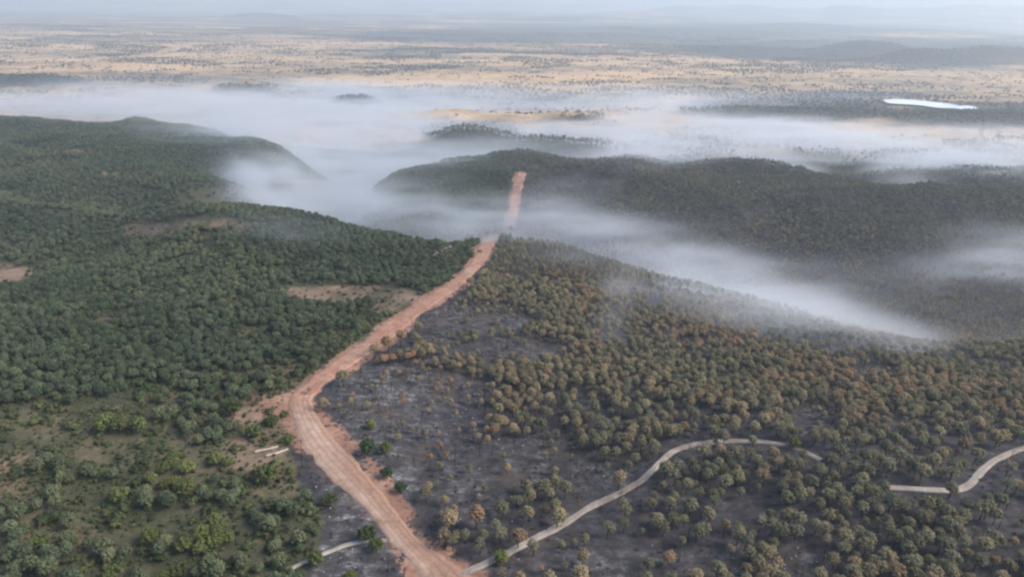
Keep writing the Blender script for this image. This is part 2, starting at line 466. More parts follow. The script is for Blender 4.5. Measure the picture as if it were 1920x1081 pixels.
# ------------------------------------------------------------------ where things run (photo pixels; turned into places on the land below)
ROAD = [(842, 1110, 190), (806, 1060, 108), (757, 1010, 88), (695, 935, 88), (634, 870, 110), (604, 835, 96), (580, 800, 82), (566, 770, 64), (564, 745, 58),
        (598, 714, 54), (642, 680, 56), (705, 640, 60), (752, 600, 62), (810, 560, 50), (857, 530, 36), (887, 500, 33), (903, 480, 31), (911, 461, 38), (922, 450, 28), (928, 444, 16)]
ROAD_FAR = [(955, 425, 20), (961, 400, 22), (966, 375, 22), (970, 350, 21), (975, 334, 20), (977, 325, 18)]
TRACK = [(800, 1105, 40), (850, 1082, 34), (905, 1058, 26), (960, 1032, 22), (1010, 1005, 19), (1060, 980, 18), (1110, 947, 17), (1160, 925, 16), (1205, 898, 17), (1235, 868, 15),
         (1262, 845, 12), (1300, 833, 10), (1350, 827, 9), (1400, 826, 8), (1450, 830, 8), (1490, 840, 8), (1540, 862, 8), (1600, 895, 9), (1650, 912, 9), (1710, 916, 9), (1765, 919, 10), (1800, 917, 12), (1822, 903, 15),
         (1840, 882, 16), (1870, 860, 14), (1910, 842, 13), (1980, 826, 12), (2060, 820, 12)]
PATH = [(520, 1081, 8), (560, 1058, 8), (610, 1036, 8), (650, 1020, 9), (695, 1012, 9), (725, 1012, 9)]
SPUR = [(812, 478, 5), (828, 470, 6), (845, 462, 6)]

# burnt ground lies right of and behind the red road, on the strip left of its lower leg
BURN_STRIP = [(548, 865), (600, 862), (650, 940), (720, 1010), (770, 1110), (560, 1110), (612, 1020), (600, 960), (560, 915)]
LEFT_OF_ROAD = [(-900, 1500), (640, 1500), (620, 1110), (612, 1020), (600, 960), (556, 915), (545, 865), (560, 800), (545, 770), (556, 742), (600, 712), (650, 678),
                (705, 640), (760, 598), (815, 560), (860, 526), (886, 500), (893, 478), (905, 462), (925, 440), (955, 425), (966, 375), (975, 322), (960, 300), (930, 285), (900, 150), (-900, 150)]
def burnt(px, py, Y):
    left = in_poly(px, py, LEFT_OF_ROAD)
    b = (~left).astype(float)
    b = np.where(Y > 960, 0.0, b)
    return b

# clearings: px, py, rx, ry, strength, kind (0 scrubby bare soil, 1 pink/pale soil, 2 ash)
CLEAR = [(75, 792, 80, 38, 1, 0), (225, 832, 135, 56, 1.4, 0), (270, 800, 70, 20, 1, 0), (290, 430, 75, 18, .9, 1), (395, 418, 80, 10, .9, 1), (15, 512, 60, 22, 1.0, 1), (560, 545, 50, 10, .8, 1), (480, 620, 60, 8, .6, 0), (90, 640, 60, 8, .7, 0), (260, 660, 50, 8, .7, 0),
         (650, 554, 130, 19, 1.1, 1), (735, 560, 75, 26, 1.1, 1), (155, 598, 110, 8, .9, 1), (335, 735, 90, 14, 0.8, 0), (430, 700, 60, 14, 0.8, 0), (350, 880, 80, 50, .9, 0),
         (495, 790, 55, 75, 1.3, 1), (480, 850, 60, 40, 1.3, 1), (520, 900, 50, 50, 1, 0), (360, 975, 110, 40, .8, 0), (450, 1010, 50, 60, .8, 0), (160, 990, 170, 60, .75, 0), (60, 930, 90, 30, .7, 0),
         (10, 900, 40, 50, .8, 1), (250, 1070, 90, 30, .8, 0), (600, 650, 70, 20, .7, 0), (640, 640, 50, 22, .9, 0), (700, 600, 50, 20, .9, 0), (545, 700, 60, 22, .8, 1),
         (230, 325, 60, 8, .5, 1), (140, 285, 60, 4, .7, 1), (120, 335, 40, 4, .6, 1), (300, 528, 40, 4, .8, 1), (855, 470, 40, 22, 1.2, 0), (800, 455, 80, 8, .8, 0), (160, 700, 60, 10, .5, 0),
         (20, 450, 60, 12, .5, 1), (860, 303, 60, 8, .7, 1),
         (770, 745, 190, 62, 1.25, 2), (700, 800, 95, 90, 1.3, 2), (800, 860, 150, 90, 1.25, 2), (900, 930, 90, 60, .9, 2), (1000, 860, 130, 60, .75, 2), (1120, 900, 90, 50, .8, 2),
         (900, 600, 110, 35, 1.2, 2), (830, 640, 40, 30, .7, 2), (960, 660, 120, 30, .9, 2), (1180, 1050, 260, 50, .9, 2), (980, 1070, 120, 40, 1.1, 2), (1520, 800, 60, 50, .65, 2), (1650, 860, 130, 26, .45, 2),
         (1410, 960, 60, 40, .9, 2), (1510, 1050, 50, 50, 1, 2), (1350, 795, 110, 16, .4, 2), (1890, 1000, 40, 60, .8, 2), (1640, 700, 50, 22, .6, 2), (1150, 640, 60, 14, .6, 2),
         (660, 960, 80, 80, 1.2, 2), (640, 1050, 90, 60, 1.2, 2), (1100, 450, 60, 12, .6, 2), (1000, 455, 60, 10, .7, 2), (1080, 345, 100, 18, .9, 2)]
def clearing(px, py, kinds=(0, 1, 2)):
    c = np.zeros(np.shape(px))
    for x, y, rx, ry, s, k in CLEAR:
        if k not in kinds: continue
        r = np.sqrt(((px - x) / rx) ** 2 + ((py - y) / ry) ** 2)
        c = np.maximum(c, s * (1 - sstep(0.55, 1.15, r)))
    return c

def smooth_line(pts, k=10):
    p = np.array(pts, float); out = []
    for i in range(len(p) - 1):
        p0 = p[max(i - 1, 0)]; p1 = p[i]; p2 = p[i + 1]; p3 = p[min(i + 2, len(p) - 1)]
        for j in range(k):
            t = j / k
            out.append(0.5 * ((2 * p1) + (-p0 + p2) * t + (2 * p0 - 5 * p1 + 4 * p2 - p3) * t * t + (-p0 + 3 * p1 - 3 * p2 + p3) * t ** 3))
    out.append(p[-1]); return np.array(out)

def world_line(pts, k=10):
    """centre line on the land with half widths in metres"""
    s = smooth_line(pts, k)
    X, Y, Z = ground_at(s[:, 0], s[:, 1])
    return X, Y, Z, s[:, 2], s

def strip(name, pts, mat, width, cols=9, lift=0.25, k=10, rag=0.25, seed=1, attrs=None):
    """a road: cross sections along a centre line on the land, ragged edges that dip into the soil"""
    X, Y, Z, wpx, s = world_line(pts, k)
    # resample evenly
    d = np.concatenate([[0], np.cumsum(np.hypot(np.diff(X), np.diff(Y)))])
    nn = max(int(d[-1] / 1.0), 8)
    t = np.linspace(0, d[-1], nn)
    X = np.interp(t, d, X); Y = np.interp(t, d, Y); W = np.interp(t, d, width if np.ndim(width) else np.full(len(d), width))
    for _ in range(6):
        X[1:-1] = (X[:-2] + 2 * X[1:-1] + X[2:]) / 4; Y[1:-1] = (Y[:-2] + 2 * Y[1:-1] + Y[2:]) / 4
    tx = np.gradient(X); ty = np.gradient(Y); l = np.hypot(tx, ty) + 1e-9; nx, ny = ty / l, -tx / l
    u = np.linspace(-1, 1, cols)
    wl = W * (1 + (fbm(t, t * 0, 9, 3, seed) - .5) * 2 * rag); wr = W * (1 + (fbm(t, t * 0 + 50, 9, 3, seed + 5) - .5) * 2 * rag)
    half = np.where(u[None] < 0, wl[:, None], wr[:, None]) * u[None]
    half = half * (1 + (fbm(t[:, None] + u * 3, np.sign(u)[None] * 40 + t[:, None] * 0, 2.6, 3, seed + 31) - .5) * .22 * rag / .24)
    VX = X[:, None] + nx[:, None] * half; VY = Y[:, None] + ny[:, None] * half
    au = np.abs(u)[None]
    ng_ = fbm(VX, VY, 3.2, 4, seed + 9); nb_ = fbm(VX, VY, 14, 3, seed + 19)
    VZ = terrain(VX, VY) + lift * (1.0 - np.clip((au - .62) / .38, 0, 1) ** 1.3 * (.4 + 3.4 * ng_ * (.4 + 1.2 * nb_)) - 1.5 * (au > .995))
    verts = np.stack([VX, VY, VZ], -1).reshape(-1, 3)
    i = np.arange(nn - 1)[:, None] * cols + np.arange(cols - 1)[None]
    f = np.stack([i, i + 1, i + cols + 1, i + cols], -1).reshape(-1, 4)
    me = mesh_np(name, verts, f, [mat], True)
    add_attr(me, 'across', np.broadcast_to(u[None], (nn, cols)).ravel())
    add_attr(me, 'along', np.broadcast_to(t[:, None], (nn, cols)).ravel())
    return me, (X, Y, W)

# ------------------------------------------------------------------ ground sheet out to the horizon
Ys = [-250.0]
while Ys[-1] < 90: Ys.append(Ys[-1] + (12 if Ys[-1] < 60 else 4))
while Ys[-1] < 240: Ys.append(Ys[-1] + 1.4)
while Ys[-1] < 3000: Ys.append(Ys[-1] * 1.006)
while Ys[-1] < 90000: Ys.append(Ys[-1] * 1.02)
Ys = np.array(Ys)
tt = np.linspace(-1, 1, 601)
S = np.sign(tt) * np.abs(tt) ** 1.25 * 1.2
GX = (Ys[:, None] + 350) * S[None]; GY = np.broadcast_to(Ys[:, None], GX.shape)
GX = np.where(Ys[:, None] < 60, (60 + 350) * S[None], GX)
GZ = terrain(GX, GY)
GZ = GZ - (GX ** 2 + GY ** 2) * 0.0 
PX, PY, PD = project(GX, GY, GZ)
PX = np.where(GY < 60, 960 + GX * 3, PX); PY = np.where(GY < 60, 1400, PY)

def zone_maps(PX, PY, GX, GY, GZ):
    jx = (fbm(GX, GY, 14, 4, 31) - .5); jy = (fbm(GX, GY, 14, 4, 37) - .5)
    sc = np.clip(FPX / np.hypot(GY, 120), 0.3, 8)
    qx = PX + jx * 16 * sc; qy = PY + jy * 9 * sc
    burn = burnt(PX + jx * 7 * sc, PY + jy * 4 * sc, GY)
    stripm = in_poly(qx, qy, BURN_STRIP).astype(float)
    burn = np.maximum(burn, stripm)
    burn = np.where((PX > 975) & (GY < 1000), 1.0, burn)
    n = fbm(GX, GY, 22, 5, 41, .6)
    c0 = clearing(qx, qy, (0,)); c1 = clearing(qx, qy, (1,)); c2 = clearing(qx, qy, (2,))
    nearleft = sstep(640, 860, PY) * (1 - burn)
    scrub = np.clip(np.maximum(c0, nearleft * (0.35 + 0.9 * (n - .3))), 0, 1)
    bare = np.clip(np.maximum(c1 * 1.0, c0 * 0.28), 0, 1) * np.clip(0.1 + 2.2 * (n - .3), 0, 1)
    ashm = np.clip(c2 * 1.1, 0, 1) * np.clip(0.25 + 2.6 * (n - .3), 0, 1)
    ashm = ashm * (1 - .62 * sstep(760, 900, PX))
    plain = sstep(1060, 1180, GY)
    plain = np.maximum(plain, sstep(960, 1050, GY) * (PX < 700))
    # bare pale knolls poking from the smoke are dry grass; the darker ones carry trees
    woods = np.zeros(GX.shape)
    def ell(x, y, rx, ry, s=1.0):
        r = np.sqrt(((qx - x) / rx) ** 2 + ((PY + jy * 4 - y) / ry) ** 2)
        return s * (1 - sstep(0.8, 1.15, r))
    for e in ((40, 150, 125, 12, 1), (460, 170, 70, 14, .9), (665, 190, 45, 12, 1), (290, 163, 60, 5, .8), (880, 252, 95, 16, 1), (1020, 274, 130, 16, 1),
              (1480, 205, 215, 26, .95), (1850, 215, 210, 25, .9), (1600, 178, 150, 6, .6), (1090, 222, 45, 7, .8)):
        woods = np.maximum(woods, ell(*e))
    woods = np.where(GY < 1000, 0, woods)
    # the dark low ranges further out
    far = sstep(2600, 3600, GY)
    lineY = 118 - 0.0 * PX
    for e in ((1650, 94, 420, 24, 1), (1050, 68, 460, 15, .95), (1380, 90, 240, 14, .85), (640, 60, 260, 6, .6), (230, 70, 180, 4, .6), (520, 40, 120, 6, .7), (1330, 54, 460, 12, .95), (1800, 112, 200, 12, .9)):
        woods = np.maximum(woods, ell(*e))
    farmix = sstep(4000, 7000, GY)
    return dict(burn=burn, scrub=scrub, bare=bare, ash=ashm, plain=plain, woods=woods, farmix=farmix)
Z = zone_maps(PX, PY, GX, GY, GZ)
# metres to the firebreak, for the soil thrown up beside it
def edge_soil():
    red = np.zeros(GX.shape)
    for pts in (ROAD, ROAD_FAR):
        x, y, z, wp, s_ = world_line(pts, 8)
        _, _, dd = project(x, y, z); hw = .5 * wp * dd / FPX * .78
        m = (GX > x.min() - 25) & (GX < x.max() + 25) & (GY > y.min() - 25) & (GY < y.max() + 25)
        gx, gy = GX[m], GY[m]; best = np.full(gx.shape, 99.0)
        for a, b, c in zip(x, y, hw): best = np.minimum(best, np.hypot(gx - a, gy - b) - c)
        r = 1 - sstep(-1.0, 3.6, best + (fbm(gx, gy, 12, 3, 33) - .5) * 8)
        red[m] = np.maximum(red[m], r)
    # the wide scraped apron on the outside of the bend
    q = np.hypot((PX - 530) / 58, (PY - 762) / 42); red = np.maximum(red, (1 - sstep(.5, 1.2, q + (fbm(GX, GY, 8, 3, 35) - .5))) * (GY < 400))
    red = red * np.where((PY > 850) & (PX < 900), np.where(PX < 420 + .37 * (PY - 0) - 60 + 0 * PX, .25, 1), 1)
    return red
Z['red'] = edge_soil()
nr, nc = GX.shape
i = np.arange(nr - 1)[:, None] * nc + np.arange(nc - 1)[None]
faces = np.stack([i, i + 1, i + nc + 1, i + nc], -1).reshape(-1, 4)
me = mesh_np('ground', np.stack([GX, GY, GZ], -1).reshape(-1, 3), faces, [MAT['ground']], True)
for k, v in Z.items(): add_attr(me, k, v.ravel())
link('ground', me, kind='structure')

# ------------------------------------------------------------------ roads
def cut_to_half(pts, k=10):
    X, Y, Zz, wpx, s = world_line(pts, k)
    _, _, dd = project(X, Y, Zz)
    tx = np.gradient(X); ty = np.gradient(Y); l = np.hypot(tx, ty) + 1e-9
    tyv = np.clip(np.abs(ty / l), 0.45, 1)
    tyv = np.convolve(np.pad(tyv, 8, 'edge'), np.ones(17) / 17, 'valid')
    return 0.5 * wpx * dd / FPX * tyv
me, RW = strip('dirt_road', ROAD, MAT['road'], cut_to_half(ROAD) * .90, cols=41, lift=0.35, rag=0.24, seed=3)
link('dirt_road', me, kind='structure')
me, RF = strip('dirt_road', ROAD_FAR, MAT['road'], cut_to_half(ROAD_FAR) * 1.05, cols=21, lift=0.5, rag=0.3, seed=4)
for d in me.attributes['along'].data: d.value += 150
link('dirt_road', me, kind='structure')
me, TW = strip('gravel_track', TRACK[:17], MAT['track'], 1.25, cols=13, lift=0.30, k=6, rag=0.3, seed=5)
link('gravel_track', me, kind='structure')
# beyond the wood that closes over it the track comes out again on the right
me, TW2 = strip('gravel_track', TRACK[18:], MAT['track'], 1.25, cols=13, lift=0.30, k=6, rag=0.3, seed=15)
link('gravel_track', me, kind='structure')
me, PW = strip('footpath', PATH, MAT['track'], 0.9, cols=5, lift=0.25, rag=0.3, seed=6)
link('footpath', me, kind='structure')
me, SW = strip('gravel_track', SPUR, MAT['track'], 1.1, cols=5, lift=0.4, rag=0.3, seed=8)
link('gravel_track', me, kind='structure')

def road_dist(X, Y):
    """signed clearance in metres to the nearest road edge"""
    best = np.full(np.shape(X), 1e9)
    for (rx, ry, rw) in (RW, RF, TW, TW2, PW, SW):
        st = 4
        d = np.min(np.hypot(X[:, None] - rx[None, ::st], Y[:, None] - ry[None, ::st]) - rw[None, ::st], axis=1)
        best = np.minimum(best, d)
    return best

# ------------------------------------------------------------------ reservoir
def lake():
    outline = [(1655, 187), (1690, 186), (1740, 190), (1790, 196), (1800, 199), (1812, 198), (1830, 201), (1836, 207), (1815, 206), (1790, 203), (1760, 202), (1720, 197), (1690, 195), (1665, 193)]
    s = smooth_line([(x, y, 0) for x, y in outline + outline[:1]], 5)[:-1]
    pts = [at_z(x, y, PLAIN + 6) for x, y, _ in s]
    c = np.mean(pts, 0)
    v = np.array(pts); n = len(v)
    verts = np.concatenate([v, c[None]]); f = [(k, (k + 1) % n, n) for k in range(n)]
    m = M('water_sky_glare'); m.b.inputs['Base Color'].default_value = (0.95, 0.96, 0.97, 1)  # sky glare on the water put into a near-white, half-metallic base colour
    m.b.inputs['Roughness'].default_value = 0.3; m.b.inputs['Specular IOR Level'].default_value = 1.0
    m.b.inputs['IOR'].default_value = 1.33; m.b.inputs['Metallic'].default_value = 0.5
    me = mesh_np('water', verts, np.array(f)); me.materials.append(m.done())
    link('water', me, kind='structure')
    return c
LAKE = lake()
# ------------------------------------------------------------------ trees
def ico(sub=0):
    t = (1 + 5 ** .5) / 2
    v = np.array([(-1, t, 0), (1, t, 0), (-1, -t, 0), (1, -t, 0), (0, -1, t), (0, 1, t), (0, -1, -t), (0, 1, -t), (t, 0, -1), (t, 0, 1), (-t, 0, -1), (-t, 0, 1)], float)
    v /= np.linalg.norm(v[0])
    f = np.array([(0, 11, 5), (0, 5, 1), (0, 1, 7), (0, 7, 10), (0, 10, 11), (1, 5, 9), (5, 11, 4), (11, 10, 2), (10, 7, 6), (7, 1, 8), (3, 9, 4), (3, 4, 2), (3, 2, 6), (3, 6, 8), (3, 8, 9), (4, 9, 5), (2, 4, 11), (6, 2, 10), (8, 6, 7), (9, 8, 1)])
    return v, f
ICO = ico()

class Geo:
    def __init__(s): s.v = []; s.f3 = []; s.f4 = []; s.a = []; s.n = 0
    def add(s, v, f, a):
        f = np.asarray(f) + s.n
        (s.f3 if f.shape[1] == 3 else s.f4).append(f)
        s.v.append(v); s.a.append(np.full(len(v), a) if np.ndim(a) == 0 else a); s.n += len(v)
    def tufts(s, c, r, n, size, out=0.75, low=-0.35):
        """small leaf-sized quads over a clump, mostly facing outwards"""
        d = rng.normal(size=(n * 2, 3)); d /= np.linalg.norm(d, axis=1)[:, None]
        d = d[d[:, 2] > low][:n]; n = len(d)
        p = c + d * r * rng.uniform(0.72, 1.12, (n, 1))
        nn = d * out + rng.normal(size=(n, 3)) * (1 - out) + np.array([0, 0, .15]); nn /= np.linalg.norm(nn, axis=1)[:, None]
        t = np.cross(nn, rng.normal(size=(n, 3))); t /= np.linalg.norm(t, axis=1)[:, None] + 1e-9
        b = np.cross(nn, t); h = size * rng.uniform(.6, 1.25, (n, 1)) * .5
        q = np.stack([p - t * h - b * h * .7, p + t * h - b * h * .7, p + t * h * .8 + b * h, p - t * h * .8 + b * h], 1).reshape(-1, 3)
        a = np.repeat(np.clip(rng.normal(0.5, .2, n) + 0.0, 0, 1), 4)
        s.add(q, np.arange(n * 4).reshape(-1, 4), a)
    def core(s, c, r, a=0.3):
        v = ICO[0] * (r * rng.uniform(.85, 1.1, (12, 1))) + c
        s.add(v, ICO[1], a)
    def tube(s, p0, p1, r0, r1, k=6, a=.5):
        p0 = np.array(p0, float); p1 = np.array(p1, float)
        d = p1 - p0; d /= np.linalg.norm(d)
        t = np.cross(d, (0.3, .9, .1)); t /= np.linalg.norm(t); b = np.cross(d, t)
        an = np.linspace(0, 2 * np.pi, k, endpoint=False)
        ring = np.cos(an)[:, None] * t + np.sin(an)[:, None] * b
        v = np.concatenate([p0 + ring * r0, p1 + ring * r1])
        f = np.array([(j, (j + 1) % k, (j + 1) % k + k, j + k) for j in range(k)])
        s.add(v, f, a)
    def mesh(s, name, mats, idx=None):
        f3 = np.concatenate(s.f3) if s.f3 else np.zeros((0, 3), int); f4 = np.concatenate(s.f4) if s.f4 else np.zeros((0, 4), int)
        me = mesh_np(name, np.concatenate(s.v), [f3, f4], mats, False, idx)
        add_attr(me, 'tuft', np.concatenate(s.a)); return me

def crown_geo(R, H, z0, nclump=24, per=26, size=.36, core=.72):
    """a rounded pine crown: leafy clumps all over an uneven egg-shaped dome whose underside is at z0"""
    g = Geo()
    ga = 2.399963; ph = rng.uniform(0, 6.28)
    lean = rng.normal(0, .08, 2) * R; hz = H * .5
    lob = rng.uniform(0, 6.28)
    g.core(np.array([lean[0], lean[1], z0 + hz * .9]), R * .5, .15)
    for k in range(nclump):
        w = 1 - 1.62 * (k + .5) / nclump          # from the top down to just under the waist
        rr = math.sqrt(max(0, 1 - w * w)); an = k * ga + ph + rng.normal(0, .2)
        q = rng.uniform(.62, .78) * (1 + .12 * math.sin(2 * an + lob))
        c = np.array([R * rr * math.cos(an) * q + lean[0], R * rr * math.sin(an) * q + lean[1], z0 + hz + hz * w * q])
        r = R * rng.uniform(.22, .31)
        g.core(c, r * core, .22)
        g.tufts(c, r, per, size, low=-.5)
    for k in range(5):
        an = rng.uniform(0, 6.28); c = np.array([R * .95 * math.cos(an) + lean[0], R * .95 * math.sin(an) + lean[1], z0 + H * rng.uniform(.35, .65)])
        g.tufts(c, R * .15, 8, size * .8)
    return g

def trunk_geo(h, z0, r=.17, limbs=5, R=2.2):
    g = Geo(); bend = rng.normal(0, .25, 2)
    p = [np.array([0, 0, -.4]), np.array([bend[0] * .4, bend[1] * .4, h * .45]), np.array([bend[0], bend[1], h * .9])]
    g.tube(p[0], p[1], r, r * .75); g.tube(p[1], p[2], r * .75, r * .35)
    for k in range(limbs):
        an = rng.uniform(0, 6.28); zz = rng.uniform(.55, .8) * h
        q = np.array([bend[0] * zz / h, bend[1] * zz / h, zz])
        g.tube(q, q + np.array([math.cos(an) * R * .6, math.sin(an) * R * .6, h * .14]), r * .4, r * .15, 4)
    return g

def joined(name, crown, trunk, mc, mt):
    g = Geo(); out_idx = []
    f3 = []; f4 = []; idx3 = []; idx4 = []
    for gg, mi in ((crown, 0), (trunk, 1)):
        off = g.n
        g.v += gg.v; g.a += gg.a
        for f in gg.f3: g.f3.append(f + off); idx3 += [mi] * len(f)
        for f in gg.f4: g.f4.append(f + off); idx4 += [mi] * len(f)
        g.n += gg.n
    return g.mesh(name, [mc, mt], np.array(idx3 + idx4))

NV = 6
KIND = {}
def make_kind(key, mc, mt, R, H, z0, h, nclump, per, size, core=.72, tr=.17, nv=NV):
    vs_ = []
    for k in range(nv):
        Rk = R * rng.uniform(.92, 1.08); Hk = H * rng.uniform(.85, 1.15)
        thin = key in ('scorch', 'tall') and k >= nv - 2      # half-burnt crowns one can see through
        cg = crown_geo(Rk * (1 if not thin else .92), Hk * (1 if not thin else 1.15), z0, nclump if not thin else int(nclump * .5), per, size, core=core if not thin else .3); tg = trunk_geo(h, z0, tr, 5, R)
        vs_.append((cg.mesh('crown', [mc]), tg.mesh('trunk', [mt]), joined(key, cg, tg, mc, mt)))
    KIND[key] = dict(v=vs_, R=R, h=z0 + H * .9, hc=z0 + H * .55)
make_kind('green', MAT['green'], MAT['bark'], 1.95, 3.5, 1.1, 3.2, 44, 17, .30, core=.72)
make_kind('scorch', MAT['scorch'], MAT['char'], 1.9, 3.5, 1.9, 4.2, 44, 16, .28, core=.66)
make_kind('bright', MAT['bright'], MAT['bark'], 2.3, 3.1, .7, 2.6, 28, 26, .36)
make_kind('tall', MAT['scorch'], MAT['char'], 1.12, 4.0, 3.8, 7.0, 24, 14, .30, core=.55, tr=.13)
def oak_geo():
    g = Geo()
    for k in range(7):
        an = k * 2.4; rr = 2.6 * math.sqrt(k / 7)
        c = np.array([rr * math.cos(an), rr * math.sin(an), 3.3 + rng.uniform(-.4, .6)])
        g.core(c, 1.5, .35); g.tufts(c, 1.75, 14, 1.1)
    t = Geo(); t.tube((0, 0, -.5), (.2, .1, 3.2), .4, .3, 5)
    return joined('holm_oak', g, t, MAT['oak'], MAT['bark'])
OAKS = [oak_geo() for _ in range(3)]
def shrub_geo():
    g = Geo()
    for k in range(5):
        an = rng.uniform(0, 6.28); rr = .6 * math.sqrt(k / 5)
        c = np.array([rr * math.cos(an), rr * math.sin(an), .35 + rng.uniform(0, .25)])
        g.core(c, .38, .3); g.tufts(c, .5, 12, .26)
    return g.mesh('shrub', [MAT['shrub']])
SHRUBS = [shrub_geo() for _ in range(4)]
def snag_geo():
    g = Geo(); h = rng.uniform(3.0, 5.5); b = rng.normal(0, .35, 2)
    g.tube((0, 0, -.4), (b[0] * .5, b[1] * .5, h * .55), .10, .07, 5); g.tube((b[0] * .5, b[1] * .5, h * .55), (b[0], b[1], h), .07, .02, 5)
    for k in range(7):
        an = rng.uniform(0, 6.28); zz = rng.uniform(.4, .95) * h; q = np.array([b[0] * zz / h, b[1] * zz / h, zz]); l = rng.uniform(.5, 1.3)
        g.tube(q, q + np.array([math.cos(an) * l, math.sin(an) * l, l * .5]), .04, .015, 3)
    return g.mesh('burnt_snag', [MAT['char']])
def brush_geo():
    g = Geo()
    for k in range(14):
        an = rng.uniform(0, 6.28); l = rng.uniform(.5, 1.2); o_ = rng.normal(0, .25, 2)
        g.tube((o_[0], o_[1], -.1), (o_[0] + math.cos(an) * l * .6, o_[1] + math.sin(an) * l * .6, l), .045, .015, 3)
    g.tufts(np.array([0, 0, .35]), .6, 16, .3)
    return g.mesh('brush', [MAT['burnt']])
BRUSH = [brush_geo() for _ in range(3)]
SNAGS = [snag_geo() for _ in range(5)]
def rock_geo():
    g = Geo(); v = ICO[0] * rng.uniform(.6, 1.1, (12, 1)) * np.array([1, .75, .5]) * .45; g.add(v, ICO[1], .5)
    return g.mesh('rock', [MAT['rock']])
ROCKS = [rock_geo() for _ in range(4)]

def scatter(name, pts, meshes, kindlabel=None, extra=None):
    """one stuff object: points on the land, each carrying one of the given shapes (geometry nodes)"""
    X, Y, Zt, sc, tint, var = pts
    n_ = len(X)
    me = bpy.data.meshes.new(name)
    me.vertices.add(n_); me.vertices.foreach_set('co', np.stack([X, Y, Zt], -1).astype(np.float32).ravel())
    add_attr(me, 'scale', sc); add_attr(me, 'tint', tint); add_attr(me, 'spin', rng.uniform(0, 6.28, n_))
    a = me.attributes.new('variant', 'INT', 'POINT'); a.data.foreach_set('value', var.astype(np.int32))
    o = link(name, me, kind='stuff', label=kindlabel)
    ng = bpy.data.node_groups.new(name, 'GeometryNodeTree')
    ng.interface.new_socket('Geometry', in_out='INPUT', socket_type='NodeSocketGeometry')
    ng.interface.new_socket('Geometry', in_out='OUTPUT', socket_type='NodeSocketGeometry')
    N, L = ng.nodes, ng.links
    gi = N.new('NodeGroupInput'); go = N.new('NodeGroupOutput')
    m2p = N.new('GeometryNodeMeshToPoints'); L.new(gi.outputs[0], m2p.inputs[0])
    iop = N.new('GeometryNodeInstanceOnPoints'); L.new(m2p.outputs[0], iop.inputs['Points'])
    col = bpy.data.collections.new(name + '_shapes')
    for k, mm in enumerate(meshes):
        oo = bpy.data.objects.new('%s_shape_%02d' % (name, k), mm); col.objects.link(oo)
    ci = N.new('GeometryNodeCollectionInfo'); ci.inputs['Collection'].default_value = col
    ci.inputs['Separate Children'].default_value = True; ci.inputs['Reset Children'].default_value = True
    L.new(ci.outputs[0], iop.inputs['Instance']); iop.inputs['Pick Instance'].default_value = True
    def na(nm, typ):
        nd = N.new('GeometryNodeInputNamedAttribute'); nd.data_type = typ; nd.inputs[0].default_value = nm; return nd.outputs[0]
    L.new(na('variant', 'INT'), iop.inputs['Instance Index'])
    cx = N.new('ShaderNodeCombineXYZ'); L.new(na('spin', 'FLOAT'), cx.inputs[2]); 
    L.new(cx.outputs[0], iop.inputs['Rotation'])
    L.new(na('scale', 'FLOAT'), iop.inputs['Scale'])
    L.new(iop.outputs[0], go.inputs[0])
    md = o.modifiers.new('scatter', 'NODES'); md.node_group = ng
    return o

# candidates on a jittered lattice over the wooded land
def lattice(x0, x1, y0, y1, step):
    gx, gy = np.meshgrid(np.arange(x0, x1, step), np.arange(y0, y1, step * .87))
    gx = gx + (np.arange(gx.shape[0]) % 2)[:, None] * step * .5
    gx = gx + rng.uniform(-.42, .42, gx.shape) * step; gy = gy + rng.uniform(-.42, .42, gy.shape) * step
    gx, gy = gx.ravel(), gy.ravel()
    m = np.abs(gx) < (gy + 60) * .95
    return gx[m], gy[m]

Xa, Ya = lattice(-1000, 1000, 95, 1180, 3.05)
Xb, Yb = lattice(-400, 400, 95, 300, 3.6)
pya = project(Xa, Ya, terrain(Xa, Ya))[1]; pyb = project(Xb, Yb, terrain(Xb, Yb))[1]
X = np.concatenate([Xa[pya < 760], Xb[pyb >= 760]]); Y = np.concatenate([Ya[pya < 760], Yb[pyb >= 760]])
Zt = terrain(X, Y)
px, py, pd = project(X, Y, Zt)
zm = zone_maps(px, py, X, Y, Zt)
rd = np.full(X.shape, 99.0)
nearr = (px > 380) & (px < 2100) & (py > 300)
rd[nearr] = road_dist(X[nearr], Y[nearr])
isburn = zm['burn'] > .5
n1 = fbm(X, Y, 34, 3, 51); n2 = fbm(X, Y, 120, 3, 53); n3 = fbm(X, Y, 15, 3, 55)
cl = clearing(px + (n3 - .5) * 60, py + (n1 - .5) * 30)
# density of each wood
green = np.where(~isburn, 1.0, 0) * np.clip(1.08 - 1.15 * cl * (.55 + .9 * n3), 0, 1)
thin_fore = sstep(800, 880, py)                         # the open scrub at the lower left
green = green * (1 - thin_fore * np.clip(.28 + 1.9 * sstep(.50, .60, n1 + .15 * n3), 0, .90))
gap = sstep(.40, .34, n3 * .6 + n2 * .4)
green = green * (1 - .85 * gap)
green = green * np.where(n1 > .64, .5, .93) * np.where(Y > 1050, 0, 1)
green = np.where((py < 470) & (px < 560), green * .95, green)
sc_d = np.where(isburn, 1.0, 0) * np.clip(1.0 - .95 * cl, 0.25, 1)
grove = sstep(.36, .50, n1 * .7 + n3 * .3)
sc_d = sc_d * np.where(py > 480, .40 + .55 * grove, .9)
bottom_dense = in_poly(px, py, [(1240, 850), (1500, 840), (1700, 920), (1930, 960), (1930, 1100), (1180, 1100)])
sc_d = np.where(bottom_dense & isburn, np.clip(sc_d * 1.5, 0, .95) * np.where(cl > .5, .3, 1), sc_d)
sc_d = np.where((px > 900) & (px < 1130) & (py > 465) & (py < 590), 1.0, sc_d)
